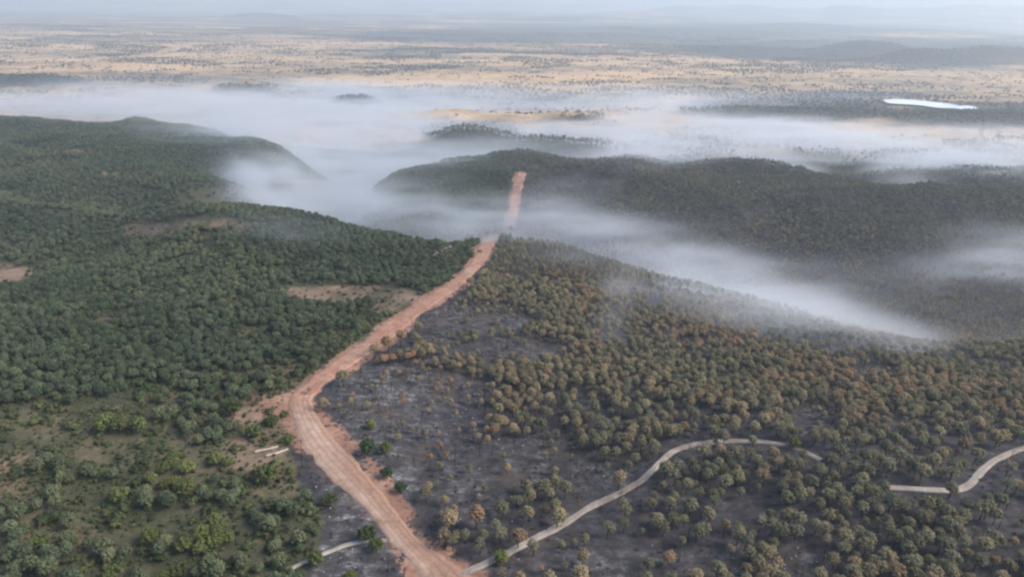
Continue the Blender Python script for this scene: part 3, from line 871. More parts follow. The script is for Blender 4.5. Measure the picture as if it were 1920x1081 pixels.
sc_d = np.where(Y > 440, sc_d * (1 - .6 * sstep(.47, .38, n2 * .5 + n3 * .5)), sc_d)
sc_d = np.where((zm['burn'] > .5) & (px < 780) & (py > 860), sc_d * .1, sc_d)
green = np.where((px > 560) & (px < 960) & (py < 400) & (Y > 600), np.maximum(green, .95 * (cl < .5)), green)
u = rng.uniform(0, 1, X.shape)
clear_ok = rd > 1.6
G = (u < green) & clear_ok & (Zt < 30) & (Y < 1070)
Sx = (u < sc_d) & clear_ok & ~G & (Y < 1070)
# nothing tall grows close enough below the road or the open stretches of track to hide them
hx, hy, _ = project(X, Y, Zt + 3.6)
dR, wR = seg_dist(hx, hy, [(a, b, c) for a, b, c in ROAD])
dT, wT = seg_dist(hx, hy, [(a, b, c) for a, b, c in TRACK])
halfc = 1.9 * FPX / pd
open_t = (hx < 1320) | (hx > 1810)
hide = (dR < wR * .42 + halfc * .55) | ((dT < 5 + halfc * .8) & open_t) | ((dT < 6) & (hx < 1570) & (rng.uniform(0, 1, X.shape) < np.where(hx < 1480, .85, .6))) | ((dT < halfc * .9) & (hx > 1660))
behind = (dT < halfc * 1.6) & (hx > 1500) & (hx < 1655)      # the wood closes over the track here
Sx |= behind & isburn & clear_ok
logs_ = (np.abs(hx - 508) < 52) & (np.abs(hy - 846) < 26)
G &= ~(hide | logs_); Sx &= ~(hide & ~behind)
print('green', G.sum(), 'scorched', Sx.sum())

def tint_green(X, Y, px, py):
    a = fbm(X, Y, 60, 3, 61); r = rng.uniform(0, 1, X.shape)
    return np.clip(.36 + (a - .5) * 1.1 + (r - .5) * .55 + .12 * sstep(650, 900, py), 0, 1)
def tint_scorch(X, Y, px, py):
    a = fbm(X, Y, 45, 3, 63); r = rng.uniform(0, 1, X.shape)
    far = 1 - sstep(380, 560, py)
    return np.clip(.50 + (a - .5) * 1.3 + (r - .5) * .7 - .42 * far - .16 * (1 - sstep(560, 760, py)) - .12 * sstep(1500, 1900, px) * (py < 900) + .2 * sstep(1600, 1850, px) * sstep(960, 1040, py), 0, 1)

clb = clearing(px, py, (2,))
def place(kind, sel, spread=(.72, 1.18)):
    Xs, Ys_, Zs = X[sel], Y[sel], Zt[sel]
    t = (tint_green if kind == 'green' else tint_scorch)(Xs, Ys_, px[sel], py[sel])
    s = rng.uniform(*spread, Xs.shape) * (.9 + .25 * fbm(Xs, Ys_, 50, 2, 71))
    nearf = sstep(640, 900, py[sel])
    s = s * (.78 + .12 * nearf) * np.where(rng.uniform(0, 1, Xs.shape) < .14, .62, 1)
    s = np.where((clb[sel] > .55), s * .68, s)
    return Xs, Ys_, Zs, s, t, rng.integers(0, NV, len(Xs)), px[sel], py[sel]

def individual(kind, x, y, z, s, tint, var, name, label, cat, group=None):
    cm, tm, _ = KIND[kind]['v'][var]
    root = bpy.data.objects.new(name, None); COL.objects.link(root)
    root.location = (x, y, z); root.scale = (s, s, s); root.rotation_euler = (0, 0, rng.uniform(0, 6.28))
    root.empty_display_size = 0.5
    root['label'] = label; root['category'] = cat
    if group: root['group'] = group
    for nm, mm in (('crown', cm), ('trunk', tm)):
        c = bpy.data.objects.new(nm, mm); COL.objects.link(c); c.parent = root; c['tint'] = float(tint)
    return root

def in_frame(px, py, m=4): return (px > m) & (px < 1912) & (py > m) & (py < 1081 - m)

# --- single trees of the photograph, each where it stands: crown px, py, crown width in px, tint, kind, label
SINGLE = [
 (196, 790, 42, .55, 'bright', 'low bright green pine, left one of the short row behind the brown clearing'),
 (224, 791, 40, .65, 'bright', 'low bright green pine, middle one of the short row behind the brown clearing'),
 (259, 794, 36, .5, 'bright', 'low bright green pine, right one of the short row behind the brown clearing'),
 (326, 852, 28, .6, 'bright', 'small bright green pine at the top of the loose cluster right of the brown clearing'),
 (321, 864, 26, .5, 'bright', 'small green pine just below the topmost one of the cluster right of the brown clearing'),
 (304, 876, 26, .45, 'bright', 'small green pine on the left side of the cluster right of the brown clearing'),
 (352, 873, 30, .75, 'bright', 'yellow-green pine at the right side of the loose cluster beside the brown clearing'),
 (282, 893, 24, .7, 'bright', 'small yellow-green pine at the far left of the loose cluster below the brown clearing'),
 (327, 899, 24, .8, 'bright', 'bright yellow-green pine in the lower middle of the cluster below the brown clearing'),
 (307, 906, 22, .5, 'bright', 'small green pine at the lower left of the cluster below the brown clearing'),
 (348, 909, 36, .75, 'bright', 'broad yellow-green pine at the bottom of the cluster below the brown clearing'),
 (405, 857, 28, .7, 'bright', 'yellow-green pine, left one of a pair standing left of the two pale logs'),
 (426, 863, 22, .55, 'bright', 'smaller green pine, right one of the pair left of the two pale logs'),
 (222, 922, 36, .4, 'bright', 'rounded mid green pine standing alone below the brown clearing'),
 (496, 884, 44, .35, 'bright', 'broad vivid green pine just below the two pale logs'),
 (400, 973, 30, .45, 'bright', 'green pine at the top of the bright cluster at the lower left'),
 (374, 995, 38, .6, 'bright', 'bright green pine at the left of the upper row of the lower left cluster'),
 (404, 994, 28, .5, 'bright', 'green pine below the topmost one of the lower left cluster'),
 (345, 1018, 34, .55, 'bright', 'bright green pine at the lower left end of the bright cluster at the lower left'),
 (377, 1023, 32, .6, 'bright', 'bright green pine at the bottom middle of the bright cluster at the lower left'),
 (402, 1010, 32, .65, 'bright', 'bright green pine in the centre of the bright cluster at the lower left'),
 (425, 1004, 28, .5, 'bright', 'green pine at the right end of the bright cluster at the lower left'),
 (279, 1002, 34, .5, 'bright', 'rounded green pine standing alone left of the bright lower left cluster'),
 (208, 1071, 36, .45, 'bright', 'green pine cut by the bottom edge below the open scrub at the left'),
 (335, 1066, 32, .4, 'bright', 'dull green pine near the bottom edge below the bright cluster'),
 (306, 1078, 30, .5, 'bright', 'green pine cut by the bottom edge left of its dull neighbour'),
 (76, 1010, 32, .35, 'bright', 'dull green pine standing alone in the scrub at the far lower left'),
 (545, 880, 16, .6, 'bright', 'very small green tree on bare soil right of the vivid green pine'),
 (592, 1046, 32, .4, 'bright', 'olive green pine beside the footpath at the edge of the burnt strip'),
 (508, 785, 26, .3, 'bright', 'dark green tree on the brown soil left of the road bend'),
 (542, 822, 20, .35, 'bright', 'small dark green bush at the left edge of the road just below its bend'),
 (475, 805, 28, .3, 'bright', 'dull green tree on brown soil upper left of the pale logs'),
 (437, 762, 34, .3, 'bright', 'green pine at the end of the forest left of the road bend'),
 (688, 836, 34, .0, 'bright', 'dark green pine standing on white ash, left one of a pair right of the road'),
 (722, 838, 26, .55, 'bright', 'yellow-green pine on white ash, right one of a pair right of the road'),
 (724, 884, 26, .1, 'bright', 'dark green pine on ash halfway down the right edge of the lower road'),
 (751, 912, 26, .1, 'bright', 'dark green pine on ash, lowest of the three dark ones beside the road'),
 (695, 795, 22, .8, 'bright', 'small round yellow-green pine alone on the white ash right of the bend'),
 (620, 934, 28, .4, 'bright', 'green pine on the left edge of the lower road beside burnt ground'),
 (688, 998, 34, .2, 'bright', 'dark green pine left of the lower road above the end of the footpath'),
 (706, 1019, 30, .5, 'bright', 'olive green pine left of the lower road at the end of the footpath'),
 (655, 1076, 24, .5, 'bright', 'small green pine on burnt ground cut by the bottom edge'),
 (940, 1042, 30, .6, 'bright', 'green and yellow pine standing over the pale track near its start'),
 (1000, 1020, 28, .35, 'scorch', 'olive scorched pine standing over the pale track right of the green one'),
 (845, 970, 32, .75, 'scorch', 'ochre scorched pine alone on the ash above the start of the track'),
 (992, 958, 24, .6, 'scorch', 'small tan scorched pine with a round crown above the pale track'),
 (1046, 963, 32, .65, 'scorch', 'tan yellow scorched pine above the pale track, right of the small round one'),
 (893, 962, 36, .9, 'scorch', 'orange brown scorched pine at the left of the clump above the track'),
 (972, 1003, 30, .8, 'scorch', 'rusty scorched pine close above the pale track near its start'),
 (1161, 893, 28, .75, 'scorch', 'ochre scorched pine left of the climbing part of the pale track'),
 (1414, 797, 22, .45, 'scorch', 'tall narrow olive pine just above the top of the track curve'),
 (1337, 803, 22, .3, 'scorch', 'greyish olive pine above the track curve, left of the tall narrow one'),
 (1492, 827, 24, .9, 'bright', 'bright yellow-green pine beyond the top of the track curve'),
 (1579, 842, 24, .2, 'scorch', 'grey olive pine standing alone on dark ash right of the yellow-green one'),
 (641, 702, 24, .5, 'scorch', 'olive brown pine on the right edge of the red road above its bend'),
 (581, 729, 12, .85, 'scorch', 'tiny rust coloured tree in the red earth at the road bend'),
 (702, 651, 22, .85, 'scorch', 'red brown pine at the right edge of the red road, lower of three'),
 (727, 639, 24, .95, 'scorch', 'red brown pine at the right edge of the red road, middle of three'),
 (751, 626, 26, .9, 'scorch', 'large red brown pine at the right edge of the red road, upper of three'),
 (783, 610, 18, .4, 'scorch', 'olive pine on the right edge of the red road above three red brown ones'),
 (882, 525, 14, .8, 'scorch', 'small rusty pine on the right edge of the upper red road'),
 (913, 437, 11, .0, 'scorch', 'lone dark tree in smoke on the left of the road where it tops the crest'),
 (946, 441, 13, .05, 'scorch', 'dark round tree in smoke right of the road at the crest, left of a pair'),
 (959, 440, 11, .05, 'scorch', 'dark tree in smoke right of the road at the crest, second of a pair'),
 (927, 481, 13, .7, 'scorch', 'dark brown pine at the corner of the scorched stand beside the upper road'),
 (1322, 842, 30, .35, 'scorch', 'olive pine on the inside of the track curve close under the track'),
 (1785, 914, 26, .4, 'scorch', 'olive pine standing in front of the pale track near the right edge'),
 (1255, 1040, 24, .9, 'scorch', 'yellowish scorched pine on grey ash at the bottom, right of the track start'),
 (1093, 1040, 26, .6, 'scorch', 'tan scorched pine on grey ash below the pale track, near the bottom edge'),
]
taken = []
for (cx_, cyp, w, tn, kd, lab) in SINGLE:
    K = KIND[kd]
    gx, gy, gz = ground_at(cx_, cyp)
    s = 1.0
    for _ in range(6):
        d = ray(cx_, cyp); hc = K['hc'] * s
        # the point of the ray at crown height above the land
        t = (gz[0] + hc - CAMZ) / d[2]
        x_, y_ = d[0] * t, d[1] * t
        gz = terrain(np.array([x_]), np.array([y_]))
        _, _, pdp = project(np.array([x_]), np.array([y_]), gz + hc)
        s = w * pdp[0] / FPX / (2 * K['R'] * .98)
    taken.append((x_, y_, s * K['R']))
    individual(kd, x_, y_, float(gz[0]) , s, tn, int(rng.integers(0, NV)), 'stone_pine' if kd == 'bright' else 'scorched_pine', lab, 'tree',
               'bright green pines in the open ground' if kd == 'bright' else 'single scorched pines along road and track')
TK = np.array(taken)
def free_of_singles(X, Y, r=2.4):
    d = np.min(np.hypot(X[:, None] - TK[None, :, 0], Y[:, None] - TK[None, :, 1]) - TK[None, :, 2], axis=1)
    return d > r
cand = (py > 380) & (pd < 600)
ok = np.ones(X.shape, bool); ok[cand] = free_of_singles(X[cand], Y[cand])
G &= ok; Sx &= ok

# --- words for the place of a tree
LAND = [('the pale logs', 510, 846), ('the road bend', 570, 750), ('the brown clearing', 225, 835), ('the bright cluster', 385, 1005), ('the left bottom corner', 20, 1060), ('the right bottom corner', 1890, 1060),
        ('the vivid green pine', 496, 884), ('the track fork', 870, 1070), ('the top track curve', 1400, 828), ('the climbing track', 1160, 925), ('the pink clearing', 300, 428), ('the sandy clearing', 650, 555),
        ('the white ash', 680, 790), ('the lower wood gap', 1430, 960), ('the right track stretch', 1740, 915), ('the pale soil patch', 75, 790), ('the thin forest gap', 155, 598), ('the forest clearing', 335, 735),
        ('the bottom ash clearing', 1510, 1055), ('the right track bend', 1850, 872), ('the footpath', 650, 1025), ('the ash gap', 1520, 800), ('the dark ash slope', 1000, 860), ('the grey ash flat', 1180, 1050)]
def where_words(x, y):
    best = min(LAND, key=lambda l: math.hypot(l[1] - x, (l[2] - y) * 1.25))
    dx, dy = x - best[1], (y - best[2]) * 1.25
    dist = math.hypot(dx, dy)
    a = math.degrees(math.atan2(-dy, dx)) % 360
    side = ['right of', 'upper right of', 'above', 'upper left of', 'left of', 'lower left of', 'below', 'lower right of'][int(((a + 22.5) % 360) // 45)]
    near = 'just' if dist < 45 else ('near,' if dist < 90 else ('' if dist < 150 else 'far'))
    return ('%s %s %s' % (near, side, best[0])).strip()
def tone_words(kind, t):
    if kind == 'green': return 'dark' if t < .33 else ('mid-green' if t < .58 else 'pale')
    return 'grey' if t < .3 else ('olive' if t < .52 else ('tan' if t < .75 else 'rusty'))
def size_words(s): return 'small' if s < .86 else ('large' if s > 1.08 else 'middling')
ORD = ['leftmost', 'second from left', 'third from left', 'fourth from left', 'fifth from left', 'sixth from left', 'seventh from left', 'eighth from left', 'ninth from left', 'tenth from left', 'eleventh from left']
def number_out(base, where, ids, xs, ys=None):
    if ys is not None and len(ids) > 9:
        ids = sorted(ids, key=lambda i: -ys[i]); n_ = math.ceil(len(ids) / 9); out = {}
        rowname = {2: ['nearer row', 'farther row'], 3: ['nearest row', 'middle row', 'farthest row']}.get(n_, ['nearest row', 'second row', 'third row', 'fourth row', 'fifth row', 'sixth row'])
        for k in range(n_): out.update(number_out(base + ', ' + rowname[min(k, 5)], where, ids[k * len(ids) // n_:(k + 1) * len(ids) // n_], xs))
        return out
    """give look-alikes of one spot their order from the left"""
    ids = sorted(ids, key=lambda i: xs[i]); out = {}
    for k, i in enumerate(ids):
        if len(ids) == 1: o_ = ''
        elif len(ids) == 2: o_ = ', %s one,' % ('left', 'right')[k]
        elif k == len(ids) - 1: o_ = ', rightmost,'
        else: o_ = ', %s,' % ORD[min(k, 10)]
        out[i] = '%s%s %s' % (base, o_, where)
    return out

from collections import defaultdict
def split_wood(kind, sel, name, base, groupname, stuffname, stufflabel, nind=300):
    Xs, Ys_, Zs, s, t, var, qx, qy = place(kind, sel)
    K = KIND[kind]
    cx2, cy2, cd = project(Xs, Ys_, Zs + K['hc'] * s)
    vis = (cx2 > 12) & (cx2 < 1900) & (cy2 > 10) & (cy2 < 1072)
    key = np.where(vis, cd / s, 1e9)
    order = np.argsort(key)[:nind]
    rest = np.ones(len(Xs), bool); rest[order] = False
    rows = defaultdict(list)
    for i in order:
        rows[(size_words(s[i]), tone_words(kind, t[i]), where_words(cx2[i], cy2[i]))].append(i)
    for (sz, tn, wh), ids in rows.items():
        for i, lab in number_out('%s %s %s' % (sz, tn, base), wh, ids, cx2, cy2).items():
            individual(kind, Xs[i], Ys_[i], Zs[i], s[i], t[i], int(var[i]), name, lab, 'tree', groupname)
    scatter(stuffname, (Xs[rest], Ys_[rest], Zs[rest], s[rest], t[rest], var[rest]), [v[2] for v in K['v']], stufflabel)

split_wood('green', G, 'green_pine', 'pine', 'green pines on the unburnt side of the road', 'pine_forest', 'unburnt green pine forest covering the slopes left of the red road')
tall = Sx & ((Y > 330) & (px > 840)) & (rng.uniform(0, 1, X.shape) < np.where(py > 470, .8, .35))
split_wood('scorch', Sx & ~tall, 'scorched_pine', 'scorched pine', 'scorched pines on the burnt side of the road', 'scorched_forest', 'scorched brown and olive pine forest on burnt ground right of the road')
def stuff_wood(kind, sel, name, label, spread=(.75, 1.15)):
    Xs, Ys_, Zs, s, t, var, qx, qy = place(kind, sel, spread)
    scatter(name, (Xs, Ys_, Zs, s, t, var), [v[2] for v in KIND[kind]['v']], label)
stuff_wood('tall', tall, 'scorched_stand', 'close stand of tall narrow scorched pines on the far edge of the burnt plateau')

# --- trees standing in the smoke on the low hills and flats behind the ridge
X2, Y2 = lattice(-900, 1500, 1030, 1520, 6.5)
Z2 = terrain(X2, Y2); p2x, p2y, d2 = project(X2, Y2, Z2); z2 = zone_maps(p2x, p2y, X2, Y2, Z2)
nn2 = fbm(X2, Y2, 60, 3, 81)
dens = np.where(z2['woods'] > .4, .8, 0)
dens = np.where((p2x > 1150) & (p2y > 262) & (p2y < 330), sstep(.46, .58, nn2) * .6, dens)
dens = np.where((p2x > 1650) & (p2y > 285), .75, dens)
m2 = rng.uniform(0, 1, X2.shape) < dens
scatter('misty_pines', (X2[m2], Y2[m2], Z2[m2], rng.uniform(.8, 1.5, m2.sum()), rng.uniform(0, .3, m2.sum()), rng.integers(0, NV, m2.sum())),
        [v[2] for v in KIND['tall']['v']], 'dark pines standing in smoke on the low hills behind the ridge')

# --- holm oaks dotted over the dry plain
X3, Y3 = lattice(-4300, 4300, 1150, 6200, 14.0)
X3m = np.abs(X3) < Y3 * .80; X3, Y3 = X3[X3m], Y3[X3m]
Z3 = terrain(X3, Y3); p3x, p3y, d3 = project(X3, Y3, Z3); z3 = zone_maps(p3x, p3y, X3, Y3, Z3)
a3 = fbm(X3, Y3 * 1.6, 420, 4, 91); b3 = fbm(X3, Y3, 90, 3, 93)
f3 = a3 * .6 + b3 * .4
dn = .012 + .95 * sstep(.485, .57, f3) + .20 * sstep(.46, .56, b3)
dn = dn * np.where(Y3 > 3600, .6, 1)
wd = z3['woods'] > .5
dn = np.where(wd & (p3y > 120), .75, dn)
dn = np.where((X3 - LAKE[0]) ** 2 / 150 ** 2 + (Y3 - LAKE[1]) ** 2 / 60 ** 2 < 1, .0, dn)
m3 = rng.uniform(0, 1, X3.shape) < dn
X3, Y3, Z3, p3x, p3y, d3, wd = X3[m3], Y3[m3], Z3[m3], p3x[m3], p3y[m3], d3[m3], wd[m3]
s3 = rng.uniform(.45, 1.05, len(X3)); t3 = rng.uniform(0, 1, len(X3)); v3 = rng.integers(0, 3, len(X3))
print('oaks', len(X3))
openg = in_frame(p3x, p3y, 8) & ~wd & (p3y < 232) & (Y3 > 1180)
keyo = np.where(openg, d3 / s3, 1e9)
oi = np.argsort(keyo)[:300]
LAND3 = [('the pale reservoir', 1745, 196), ('the tan knoll', 860, 215), ('the wooded knoll', 870, 245), ('the dark left ridge', 70, 148), ('the dark burnt band', 1450, 210),
         ('the small dark hilltop', 665, 188), ('the low dark hills', 460, 165), ('the bare round hill', 1170, 140), ('the tan slope', 1320, 150), ('the tan hill', 1060, 220), ('the right edge', 1880, 165)]
def ow(x, y):
    b = min(LAND3, key=lambda l: math.hypot(l[1] - x, (l[2] - y) * 3)); dx, dy = x - b[1], (y - b[2]) * 3
    if math.hypot(dx, dy) < 45: return 'on ' + b[0] if 'reservoir' not in b[0] else 'beside ' + b[0]
    a = math.degrees(math.atan2(-dy, dx)) % 360
    side = ['right of', 'above right of', 'beyond', 'above left of', 'left of', 'below left of', 'in front of', 'below right of'][int(((a + 22.5) % 360) // 45)]
    dist = math.hypot(dx, dy)
    return ' '.join(('%s %s %s' % ('just' if dist < 75 else ('' if dist < 120 else 'far'), side, b[0])).split())
rows = defaultdict(list)
for i in oi: rows[('small' if s3[i] < .7 else ('large' if s3[i] > .92 else 'middling'), ow(p3x[i], p3y[i]))].append(i)
for (sz, wh), ids in rows.items():
    for i, lab in number_out(sz + ' dark oak', wh, ids, p3x, p3y).items():
        o = link('holm_oak', OAKS[v3[i]], label=lab, cat='tree', group='oaks dotted over the dry plain')
        o.location = (X3[i], Y3[i], Z3[i]); o.scale = (s3[i],) * 3; o.rotation_euler = (0, 0, rng.uniform(0, 6.28)); o['tint'] = float(t3[i])
rest = np.ones(len(X3), bool); rest[oi] = False
scatter('oak_savanna', (X3[rest], Y3[rest], Z3[rest], s3[rest], t3[rest], v3[rest]), OAKS, 'thousands of small dark oaks scattered over the far dry plain')

# --- low scrub on the unburnt side, charred stems and pale rubble on the burnt side
X4, Y4 = lattice(-480, 120, 95, 560, 1.6)
Z4 = terrain(X4, Y4); p4x, p4y, d4 = project(X4, Y4, Z4); z4 = zone_maps(p4x, p4y, X4, Y4, Z4)
r4 = np.full(X4.shape, 9.0); mm = (p4x > 380); r4[mm] = road_dist(X4[mm], Y4[mm])
ns = fbm(X4, Y4, 8, 3, 95)
ds = np.where(z4['burn'] < .5, 1, 0) * np.clip((.30 + 1.4 * sstep(.40, .56, ns)) * (1 - .7 * z4['bare']), 0, .9) * sstep(395, 430, p4y) * (1 - .85 * np.clip(clearing(p4x, p4y, (1,)), 0, 1) * (p4y < 620))
ds = np.where((np.abs(p4x - 508) < 48) & (np.abs(p4y - 850) < 14), ds * .1, ds)
m4 = (rng.uniform(0, 1, X4.shape) < ds) & (r4 > .6) & (p4x > -60) & (p4x < 1000)
print('shrubs', m4.sum())
scatter('scrub', (X4[m4], Y4[m4], Z4[m4], rng.uniform(.35, 1.0, m4.sum()) ** 1.0 * rng.choice([.8, 1.1, 1.9, 2.8], m4.sum(), p=[.50, .34, .12, .04]), np.clip(fbm(X4, Y4, 25, 3, 97)[m4] + rng.uniform(-.35, .35, m4.sum()), 0, 1), rng.integers(0, 4, m4.sum())), SHRUBS,
        'low olive and brown scrub covering the open ground at the lower left')

X5, Y5 = lattice(-60, 420, 100, 430, 3.0)
Z5 = terrain(X5, Y5); p5x, p5y, d5 = project(X5, Y5, Z5); z5 = zone_maps(p5x, p5y, X5, Y5, Z5)
r5 = road_dist(X5, Y5)
m5 = (rng.uniform(0, 1, X5.shape) < np.where(z5['burn'] > .5,   .05 + .22 * sstep(.45, .6, fbm(X5, Y5, 20, 3, 99)), 0)) & (r5 > 1) & (p5x > 560)
X5, Y5, Z5, p5x, p5y, d5 = X5[m5], Y5[m5], Z5[m5], p5x[m5], p5y[m5], d5[m5]
print('snags', len(X5))
s5 = rng.uniform(.7, 1.15, len(X5)); v5 = rng.integers(0, 5, len(X5))
k5 = np.where(in_frame(p5x, p5y - 20, 10), d5 / s5, 1e9)
si = np.argsort(k5)[:120]
rows = defaultdict(list)
for i in si: rows[where_words(p5x[i], p5y[i])].append(i)
for wh, ids in rows.items():
    for i, lab in number_out('thin charred stem', wh, ids, p5x).items():
        o = link('burnt_snag', SNAGS[v5[i]], label=lab, cat='dead tree', group='charred stems standing on the ash')
        o.location = (X5[i], Y5[i], Z5[i]); o.scale = (s5[i],) * 3; o.rotation_euler = (0, 0, rng.uniform(0, 6.28))
rest = np.ones(len(X5), bool); rest[si] = False
scatter('charred_stems', (X5[rest], Y5[rest], Z5[rest], s5[rest], s5[rest] * 0, v5[rest]), SNAGS, 'thin charred stems standing between the scorched pines')

X7, Y7 = lattice(-60, 330, 100, 380, 2.0)
Z7 = terrain(X7, Y7); p7x, p7y, d7 = project(X7, Y7, Z7); z7 = zone_maps(p7x, p7y, X7, Y7, Z7)
m7 = (rng.uniform(0, 1, X7.shape) < np.where(z7['burn'] > .5, .08 + .5 * sstep(.46, .6, fbm(X7, Y7, 9, 3, 121)), 0)) & (road_dist(X7, Y7) > .7) & (p7x > 540)
scatter('charred_brush', (X7[m7], Y7[m7], Z7[m7], rng.uniform(.25, .8, m7.sum()), rng.uniform(0, 1, m7.sum()), rng.integers(0, 3, m7.sum())), BRUSH, 'low charred brush left standing on the burnt ground')

X6, Y6 = lattice(-60, 300, 100, 330, 2.2)
Z6 = terrain(X6, Y6); p6x, p6y, d6 = project(X6, Y6, Z6)
c6 = clearing(p6x, p6y, (2,)); z6 = zone_maps(p6x, p6y, X6, Y6, Z6)
m6 = (rng.uniform(0, 1, X6.shape) < c6 * .5 * sstep(.48, .62, fbm(X6, Y6, 12, 3, 101)) * (z6['burn'] > .5)) & (road_dist(X6, Y6) > .8)
scatter('ash_rubble', (X6[m6], Y6[m6], Z6[m6] + .05, rng.uniform(.2, .95, m6.sum()), rng.uniform(0, 1, m6.sum()), rng.integers(0, 4, m6.sum())), ROCKS,
        'pale stones and ash lumps strewn over the burnt ground')

# --- two rows of pale logs, a heap of dug soil
def log(p0, p1, label, seed):
    (xa, ya, za), (xb, yb, zb) = [tuple(float(q[0]) for q in ground_at(*p)) for p in (p0, p1)]
    L = math.hypot(xb - xa, yb - ya)
    r_ = np.random.default_rng(seed); nseg = 22; k = 10
    vv = []
    for i in range(nseg + 1):
        t = i / nseg; x = (t - .5) * L
        rr = (.34 - .10 * t) * (1 + .10 * r_.normal()) * (.85 if i in (0, nseg) else 1)
        oy = .12 * math.sin(t * 5 + seed) ; oz = .24 + .03 * math.sin(t * 9)
        for j in range(k):
            a = 2 * math.pi * j / k; q = rr * (1 + .06 * r_.normal())
            vv.append((x, oy + q * math.cos(a), oz + q * math.sin(a)))
    ff = [(i * k + j, i * k + (j + 1) % k, (i + 1) * k + (j + 1) % k, (i + 1) * k + j) for i in range(nseg) for j in range(k)]
    vv += [(-L / 2, 0, .24), (L / 2, .0, .24)]
    e0 = [((j + 1) % k, j, len(vv) - 2) for j in range(k)]; e1 = [(nseg * k + j, nseg * k + (j + 1) % k, len(vv) - 1) for j in range(k)]
    me = mesh_np('log', np.array(vv), [np.array(e0 + e1), np.array(ff)], [MAT['log']], False)
    o = link('pale_log', me, label=label, cat='log', group='pale logs lying on the bare soil')
    zm_ = float(terrain(np.array([(xa + xb) / 2]), np.array([(ya + yb) / 2]))[0])
    o.location = ((xa + xb) / 2, (ya + yb) / 2, zm_ + .1)
    o.rotation_euler = (0, -math.atan2(zb - za, L), math.atan2(yb - ya, xb - xa))
    # a knotty stub left on the trunk
    g = Geo(); g.tube((L * .2, .1, .3), (L * .2 + .3, .5, .75), .09, .06, 6); b = g.mesh('branch_stub', [MAT['log']]); link('branch_stub', b, o)
log((477, 849), (525, 837), 'upper and longer of the two pale logs lying on bare soil left of the road', 1)
log((499, 857), (541, 844), 'lower of the two pale logs on bare soil, nearer the vivid green pine', 2)

def heap(pxy, wx, wy, h, label):
    x, y, z = [float(q[0]) for q in ground_at(*pxy)]
    k = 22; vv = []; rr_ = np.random.default_rng(5)
    for i in range(8):
        t = i / 7
        for j in range(k):
            a = 2 * math.pi * j / k; q = (1 - t) * (1 + .14 * rr_.normal())
            vv.append((wx * q * math.cos(a), wy * q * math.sin(a), h * (1 - (1 - t) ** 1.7) * (1 + .06 * rr_.normal()) - .4 * (i == 0)))
    ff = [(i * k + j, i * k + (j + 1) % k, (i + 1) * k + (j + 1) % k, (i + 1) * k + j) for i in range(7) for j in range(k)]
    o = link('soil_heap', mesh_np('soil_heap', np.array(vv), np.array(ff), [MAT['soil']], True), label=label, cat='heap of soil')
    o.location = (x, y, z + .2); return o
heap((903, 473), 2.6, 2.2, 1.7, 'dark red heap of soil in the middle of the red road near the crest')
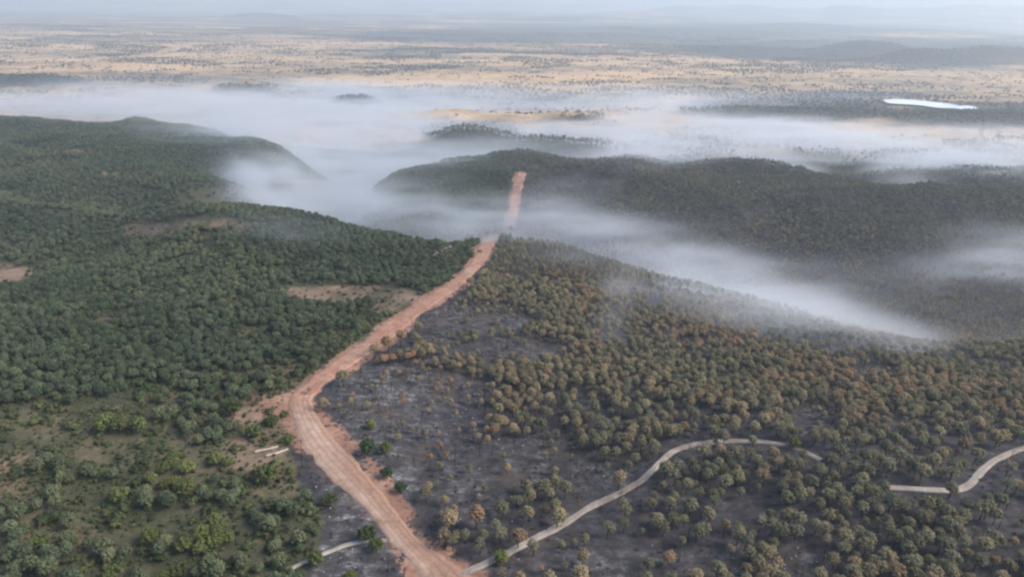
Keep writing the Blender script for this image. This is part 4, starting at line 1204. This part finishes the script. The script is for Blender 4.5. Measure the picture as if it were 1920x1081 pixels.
# ------------------------------------------------------------------ smoke lying in the valleys
# centre px, py, rx, ry, density, height above the land, tilt in degrees
SMOKE = [
 (60, 192, 300, 26, 1.1, 45, 0), (350, 190, 300, 28, 1.2, 45, 0), (560, 215, 190, 36, 1.1, 45, 0), (720, 250, 180, 55, 1.0, 40, 0), (640, 178, 160, 24, .7, 35, 0),
 (700, 262, 200, 40, .8, 40, 0), (900, 240, 300, 20, .5, 26, 0), (1600, 300, 260, 12, 1.0, 26, 3), (1250, 275, 160, 12, .9, 26, 2), (720, 200, 260, 20, .5, 30, 0), (640, 300, 130, 50, .8, 35, 0), (540, 350, 120, 44, 1.3, 38, 0), (470, 352, 70, 26, 1.0, 40, 0), (630, 385, 160, 38, 1.2, 32, 0), (760, 400, 130, 30, 1.0, 30, 0), (870, 405, 120, 28, 1.5, 32, 0), (970, 410, 120, 26, 1.9, 34, 0), (800, 375, 90, 20, .8, 26, 0),
 (1060, 432, 100, 20, 1.6, 30, 8), (1160, 462, 110, 22, 1.5, 30, 14), (1270, 500, 120, 20, 1.6, 30, 16), (1400, 535, 130, 22, 1.0, 28, 14), (1540, 575, 130, 20, .75, 26, 14), (1660, 600, 90, 14, .35, 20, 10), (1790, 600, 150, 22, .10, 20, 6), (1560, 545, 200, 26, .25, 30, 10),
 (1830, 502, 150, 26, 1.0, 38, -6), (1900, 492, 90, 32, .9, 38, 0), (1560, 520, 160, 30, .12, 30, 0), (1150, 400, 160, 40, .35, 26, 20),
 (1000, 190, 320, 26, .55, 35, 0), (950, 255, 230, 22, .6, 30, 0), (1100, 240, 160, 20, .8, 35, 0), (1260, 208, 150, 28, 1.1, 45, 4), (1260, 250, 220, 35, 1.4, 45, 0), (1450, 262, 220, 24, 1.6, 42, 5),
 (1650, 285, 230, 18, 1.7, 40, 4), (1850, 300, 160, 16, 1.5, 38, 2), (1200, 285, 130, 20, .9, 30, 0), (1500, 240, 250, 20, .5, 40, 4), (1750, 250, 220, 22, .55, 40, 0), (1900, 262, 120, 25, .5, 40, 0),
 (800, 250, 120, 20, .8, 30, 0), (450, 240, 200, 18, .7, 45, 0), (100, 122, 220, 12, .25, 45, 0), (820, 172, 260, 16, .35, 35, 0), (1450, 180, 260, 10, .2, 35, 0),
 (1150, 540, 34, 40, 1.3, 16, 0), (1130, 600, 30, 30, .8, 14, 0), (1590, 670, 60, 20, 1.3, 13, 0), (1700, 692, 90, 16, 1.0, 12, 0), (1480, 600, 180, 26, 1.2, 17, 12), (1280, 560, 130, 26, 1.0, 15, 10), (1640, 640, 100, 20, 1.1, 14, 0), (1380, 660, 120, 22, .5, 13, 0), (1050, 480, 90, 20, .5, 16, 5), (1250, 520, 60, 14, .6, 16, 14), (1720, 355, 70, 14, .5, 30, 10), (1260, 435, 90, 14, .35, 18, 0),
 (1040, 445, 70, 10, .5, 16, 0), (1230, 640, 60, 30, .12, 12, 0),
]
def smoke_block(name, x0, x1, y0, y1, z0, z1, res, label, k_dens, use):
    nx_, ny_, nz_ = res
    gx = np.linspace(x0, x1, nx_); gy = np.linspace(y0, y1, ny_)
    XX, YY = np.meshgrid(gx, gy)
    TT = terrain(XX, YY)
    qx, qy, qd = project(XX, YY, TT + 8)
    # warp for wisps drawn out along the valley
    w1 = (fbm(XX, YY, 160, 4, 111) - .5); w2 = (fbm(XX, YY, 160, 4, 113) - .5)
    qx2 = qx + w1 * 130; qy2 = qy + w2 * 34 * np.clip(700 / YY, .35, 1.3)
    D = np.zeros(XX.shape); Hh = np.zeros(XX.shape)
    for (sx, sy, rx, ry, d, h, tl) in SMOKE:
        a = math.radians(tl); dx = qx2 - sx; dy = qy2 - sy
        ux = dx * math.cos(a) + dy * math.sin(a); uy = -dx * math.sin(a) + dy * math.cos(a)
        r2 = (ux / rx) ** 2 + (uy / ry) ** 2
        wgt = d * np.exp(-r2 * 1.3)
        wgt = np.where(wgt < .02 * d, 0, wgt)
        Hh += wgt * h; D += wgt
    Hh = np.where(D > 1e-4, Hh / np.maximum(D, 1e-4), 20)
    D = np.clip(D, 0, 1.9)
    if y0 >= 900: LD = np.full(TT.shape, PLAIN); Hh = Hh * .72
    else: LD = np.where(YY > 400, np.minimum(TT, np.where((qx < 660) & (YY > 600), -47.0, -58.0)), TT); Hh = np.where(YY > 400, Hh + 6, Hh)
    # it drains off the rises
    D = D * np.clip(.05 + 2.6 * (fbm(XX * .55 + YY * .12, YY * 1.5, 150, 6, 115, .62) - .17), .12, 1.7)
    use_ = use(XX, YY)
    D = D * use_
    if y0 < 900: D = D * (1 - .95 * sstep(-48, -32, TT) * (qx < 940) * (YY > 380) * (YY < 560))
    me = bpy.data.meshes.new(name)
    me.vertices.add(nx_ * ny_); me.vertices.foreach_set('co', np.stack([XX, YY, TT], -1).astype(np.float32).ravel())
    add_attr(me, 'amount', D.ravel()); add_attr(me, 'land', LD.ravel()); add_attr(me, 'deep', Hh.ravel())
    o = link(name, me, kind='stuff', label=label)
    ng = bpy.data.node_groups.new(name, 'GeometryNodeTree')
    ng.interface.new_socket('Geometry', in_out='INPUT', socket_type='NodeSocketGeometry')
    ng.interface.new_socket('Geometry', in_out='OUTPUT', socket_type='NodeSocketGeometry')
    N, L = ng.nodes, ng.links
    gi = N.new('NodeGroupInput'); go = N.new('NodeGroupOutput')
    vc = N.new('GeometryNodeVolumeCube')
    vc.inputs['Min'].default_value = (x0, y0, z0); vc.inputs['Max'].default_value = (x1, y1, z1)
    vc.inputs['Resolution X'].default_value = nx_; vc.inputs['Resolution Y'].default_value = ny_; vc.inputs['Resolution Z'].default_value = nz_
    def mth(op, a, b=None, c=None, clamp=False):
        nd = N.new('ShaderNodeMath'); nd.operation = op; nd.use_clamp = clamp
        for i, v in enumerate((a, b, c)):
            if v is None: continue
            if isinstance(v, (int, float)): nd.inputs[i].default_value = v
            else: L.new(v, nd.inputs[i])
        return nd.outputs[0]
    P = N.new('GeometryNodeInputPosition'); sx_ = N.new('ShaderNodeSeparateXYZ'); L.new(P.outputs[0], sx_.inputs[0])
    ix = mth('ROUND', mth('MULTIPLY', mth('SUBTRACT', sx_.outputs[0], x0), (nx_ - 1) / (x1 - x0)))
    iy = mth('ROUND', mth('MULTIPLY', mth('SUBTRACT', sx_.outputs[1], y0), (ny_ - 1) / (y1 - y0)))
    ix = mth('MINIMUM', mth('MAXIMUM', ix, 0), nx_ - 1); iy = mth('MINIMUM', mth('MAXIMUM', iy, 0), ny_ - 1)
    idx = mth('MULTIPLY_ADD', iy, nx_, ix)
    def samp(nm):
        na = N.new('GeometryNodeInputNamedAttribute'); na.data_type = 'FLOAT'; na.inputs[0].default_value = nm
        s_ = N.new('GeometryNodeSampleIndex'); s_.data_type = 'FLOAT'; s_.domain = 'POINT'; s_.clamp = True
        L.new(gi.outputs[0], s_.inputs['Geometry']); L.new(na.outputs[0], s_.inputs['Value']); L.new(idx, s_.inputs['Index'])
        return s_.outputs['Value']
    am = samp('amount'); ld = samp('land'); dp = samp('deep')
    hh = mth('DIVIDE', mth('SUBTRACT', sx_.outputs[2], ld), dp)
    prof = mth('SUBTRACT', 1.0, hh, clamp=True)
    prof = mth('POWER', prof, 1.4)
    under = mth('GREATER_THAN', hh, -.6)
    nz = N.new('ShaderNodeTexNoise'); nz.inputs['Scale'].default_value = 0.030; nz.inputs['Detail'].default_value = 6; nz.inputs['Roughness'].default_value = .68
    vm = N.new('ShaderNodeVectorMath'); vm.operation = 'MULTIPLY'; vm.inputs[1].default_value = (.36, 1.25, 2.6); L.new(P.outputs[0], vm.inputs[0]); L.new(vm.outputs[0], nz.inputs['Vector'])
    wis = mth('MULTIPLY_ADD', nz.outputs[0], 5.6, -2.1, clamp=False)
    wis = mth('MINIMUM', mth('MAXIMUM', wis, .05), 1.9)
    den = mth('MULTIPLY', mth('MULTIPLY', am, prof), mth('MULTIPLY', wis, under))
    den = mth('MULTIPLY', den, k_dens)
    L.new(den, vc.inputs['Density'])
    sm = N.new('GeometryNodeSetMaterial')
    mt = bpy.data.materials.new(name); mt.use_nodes = True; t = mt.node_tree; t.nodes.remove(t.nodes['Principled BSDF'])
    pv = t.nodes.new('ShaderNodeVolumePrincipled'); pv.inputs['Color'].default_value = (.885, .92, .965, 1); pv.inputs['Density'].default_value = 1.0
    pv.inputs['Anisotropy'].default_value = 0.25
    t.links.new(pv.outputs[0], t.nodes['Material Output'].inputs['Volume'])
    sm.inputs['Material'].default_value = mt; me.materials.append(mt)
    L.new(vc.outputs[0], sm.inputs[0]); L.new(sm.outputs[0], go.inputs[0])
    md = o.modifiers.new('smoke', 'NODES'); md.node_group = ng
    return o
if SMOKE_ON:
    smoke_block('smoke', -1300, 1300, 1000, 2150, PLAIN - 4, -40, (380, 190, 16), 'broad bank of pale smoke lying over the flats behind the hills', .032, lambda X_, Y_: sstep(1000, 1030, Y_) * (1 - sstep(1200, 1300, np.abs(X_))) * (1 - sstep(2000, 2150, Y_)))
    smoke_block('smoke', -700, 800, 250, 1000, -102, 8, (340, 190, 40), 'smoke pooled in the valley behind the near plateau', .046, lambda X_, Y_: (1 - sstep(970, 1000, Y_)) * (1 - sstep(650, 700, np.abs(X_))))

# ------------------------------------------------------------------ haze
if HAZE_ON:
    hx0, hx1, hy0, hy1, hz0, hz1 = -125000, 125000, -800, 92000, float(GZ.min()) - 3, max(CAMZ, float(GZ.max())) + 6
    v = np.array([(x, y, z) for z in (hz0, hz1) for y in (hy0, hy1) for x in (hx0, hx1)])
    f = np.array([(0, 2, 3, 1), (4, 5, 7, 6), (0, 1, 5, 4), (2, 6, 7, 3), (0, 4, 6, 2), (1, 3, 7, 5)])
    me = mesh_np('haze', v, f)
    mt = bpy.data.materials.new('haze'); mt.use_nodes = True; t = mt.node_tree; t.nodes.remove(t.nodes['Principled BSDF'])
    pv = t.nodes.new('ShaderNodeVolumePrincipled'); pv.inputs['Color'].default_value = (.78, .875, .96, 1); pv.inputs['Density'].default_value = HAZE_D
    pv.inputs['Anisotropy'].default_value = 0.3
    t.links.new(pv.outputs[0], t.nodes['Material Output'].inputs['Volume'])
    me.materials.append(mt)
    link('haze', me, kind='stuff')
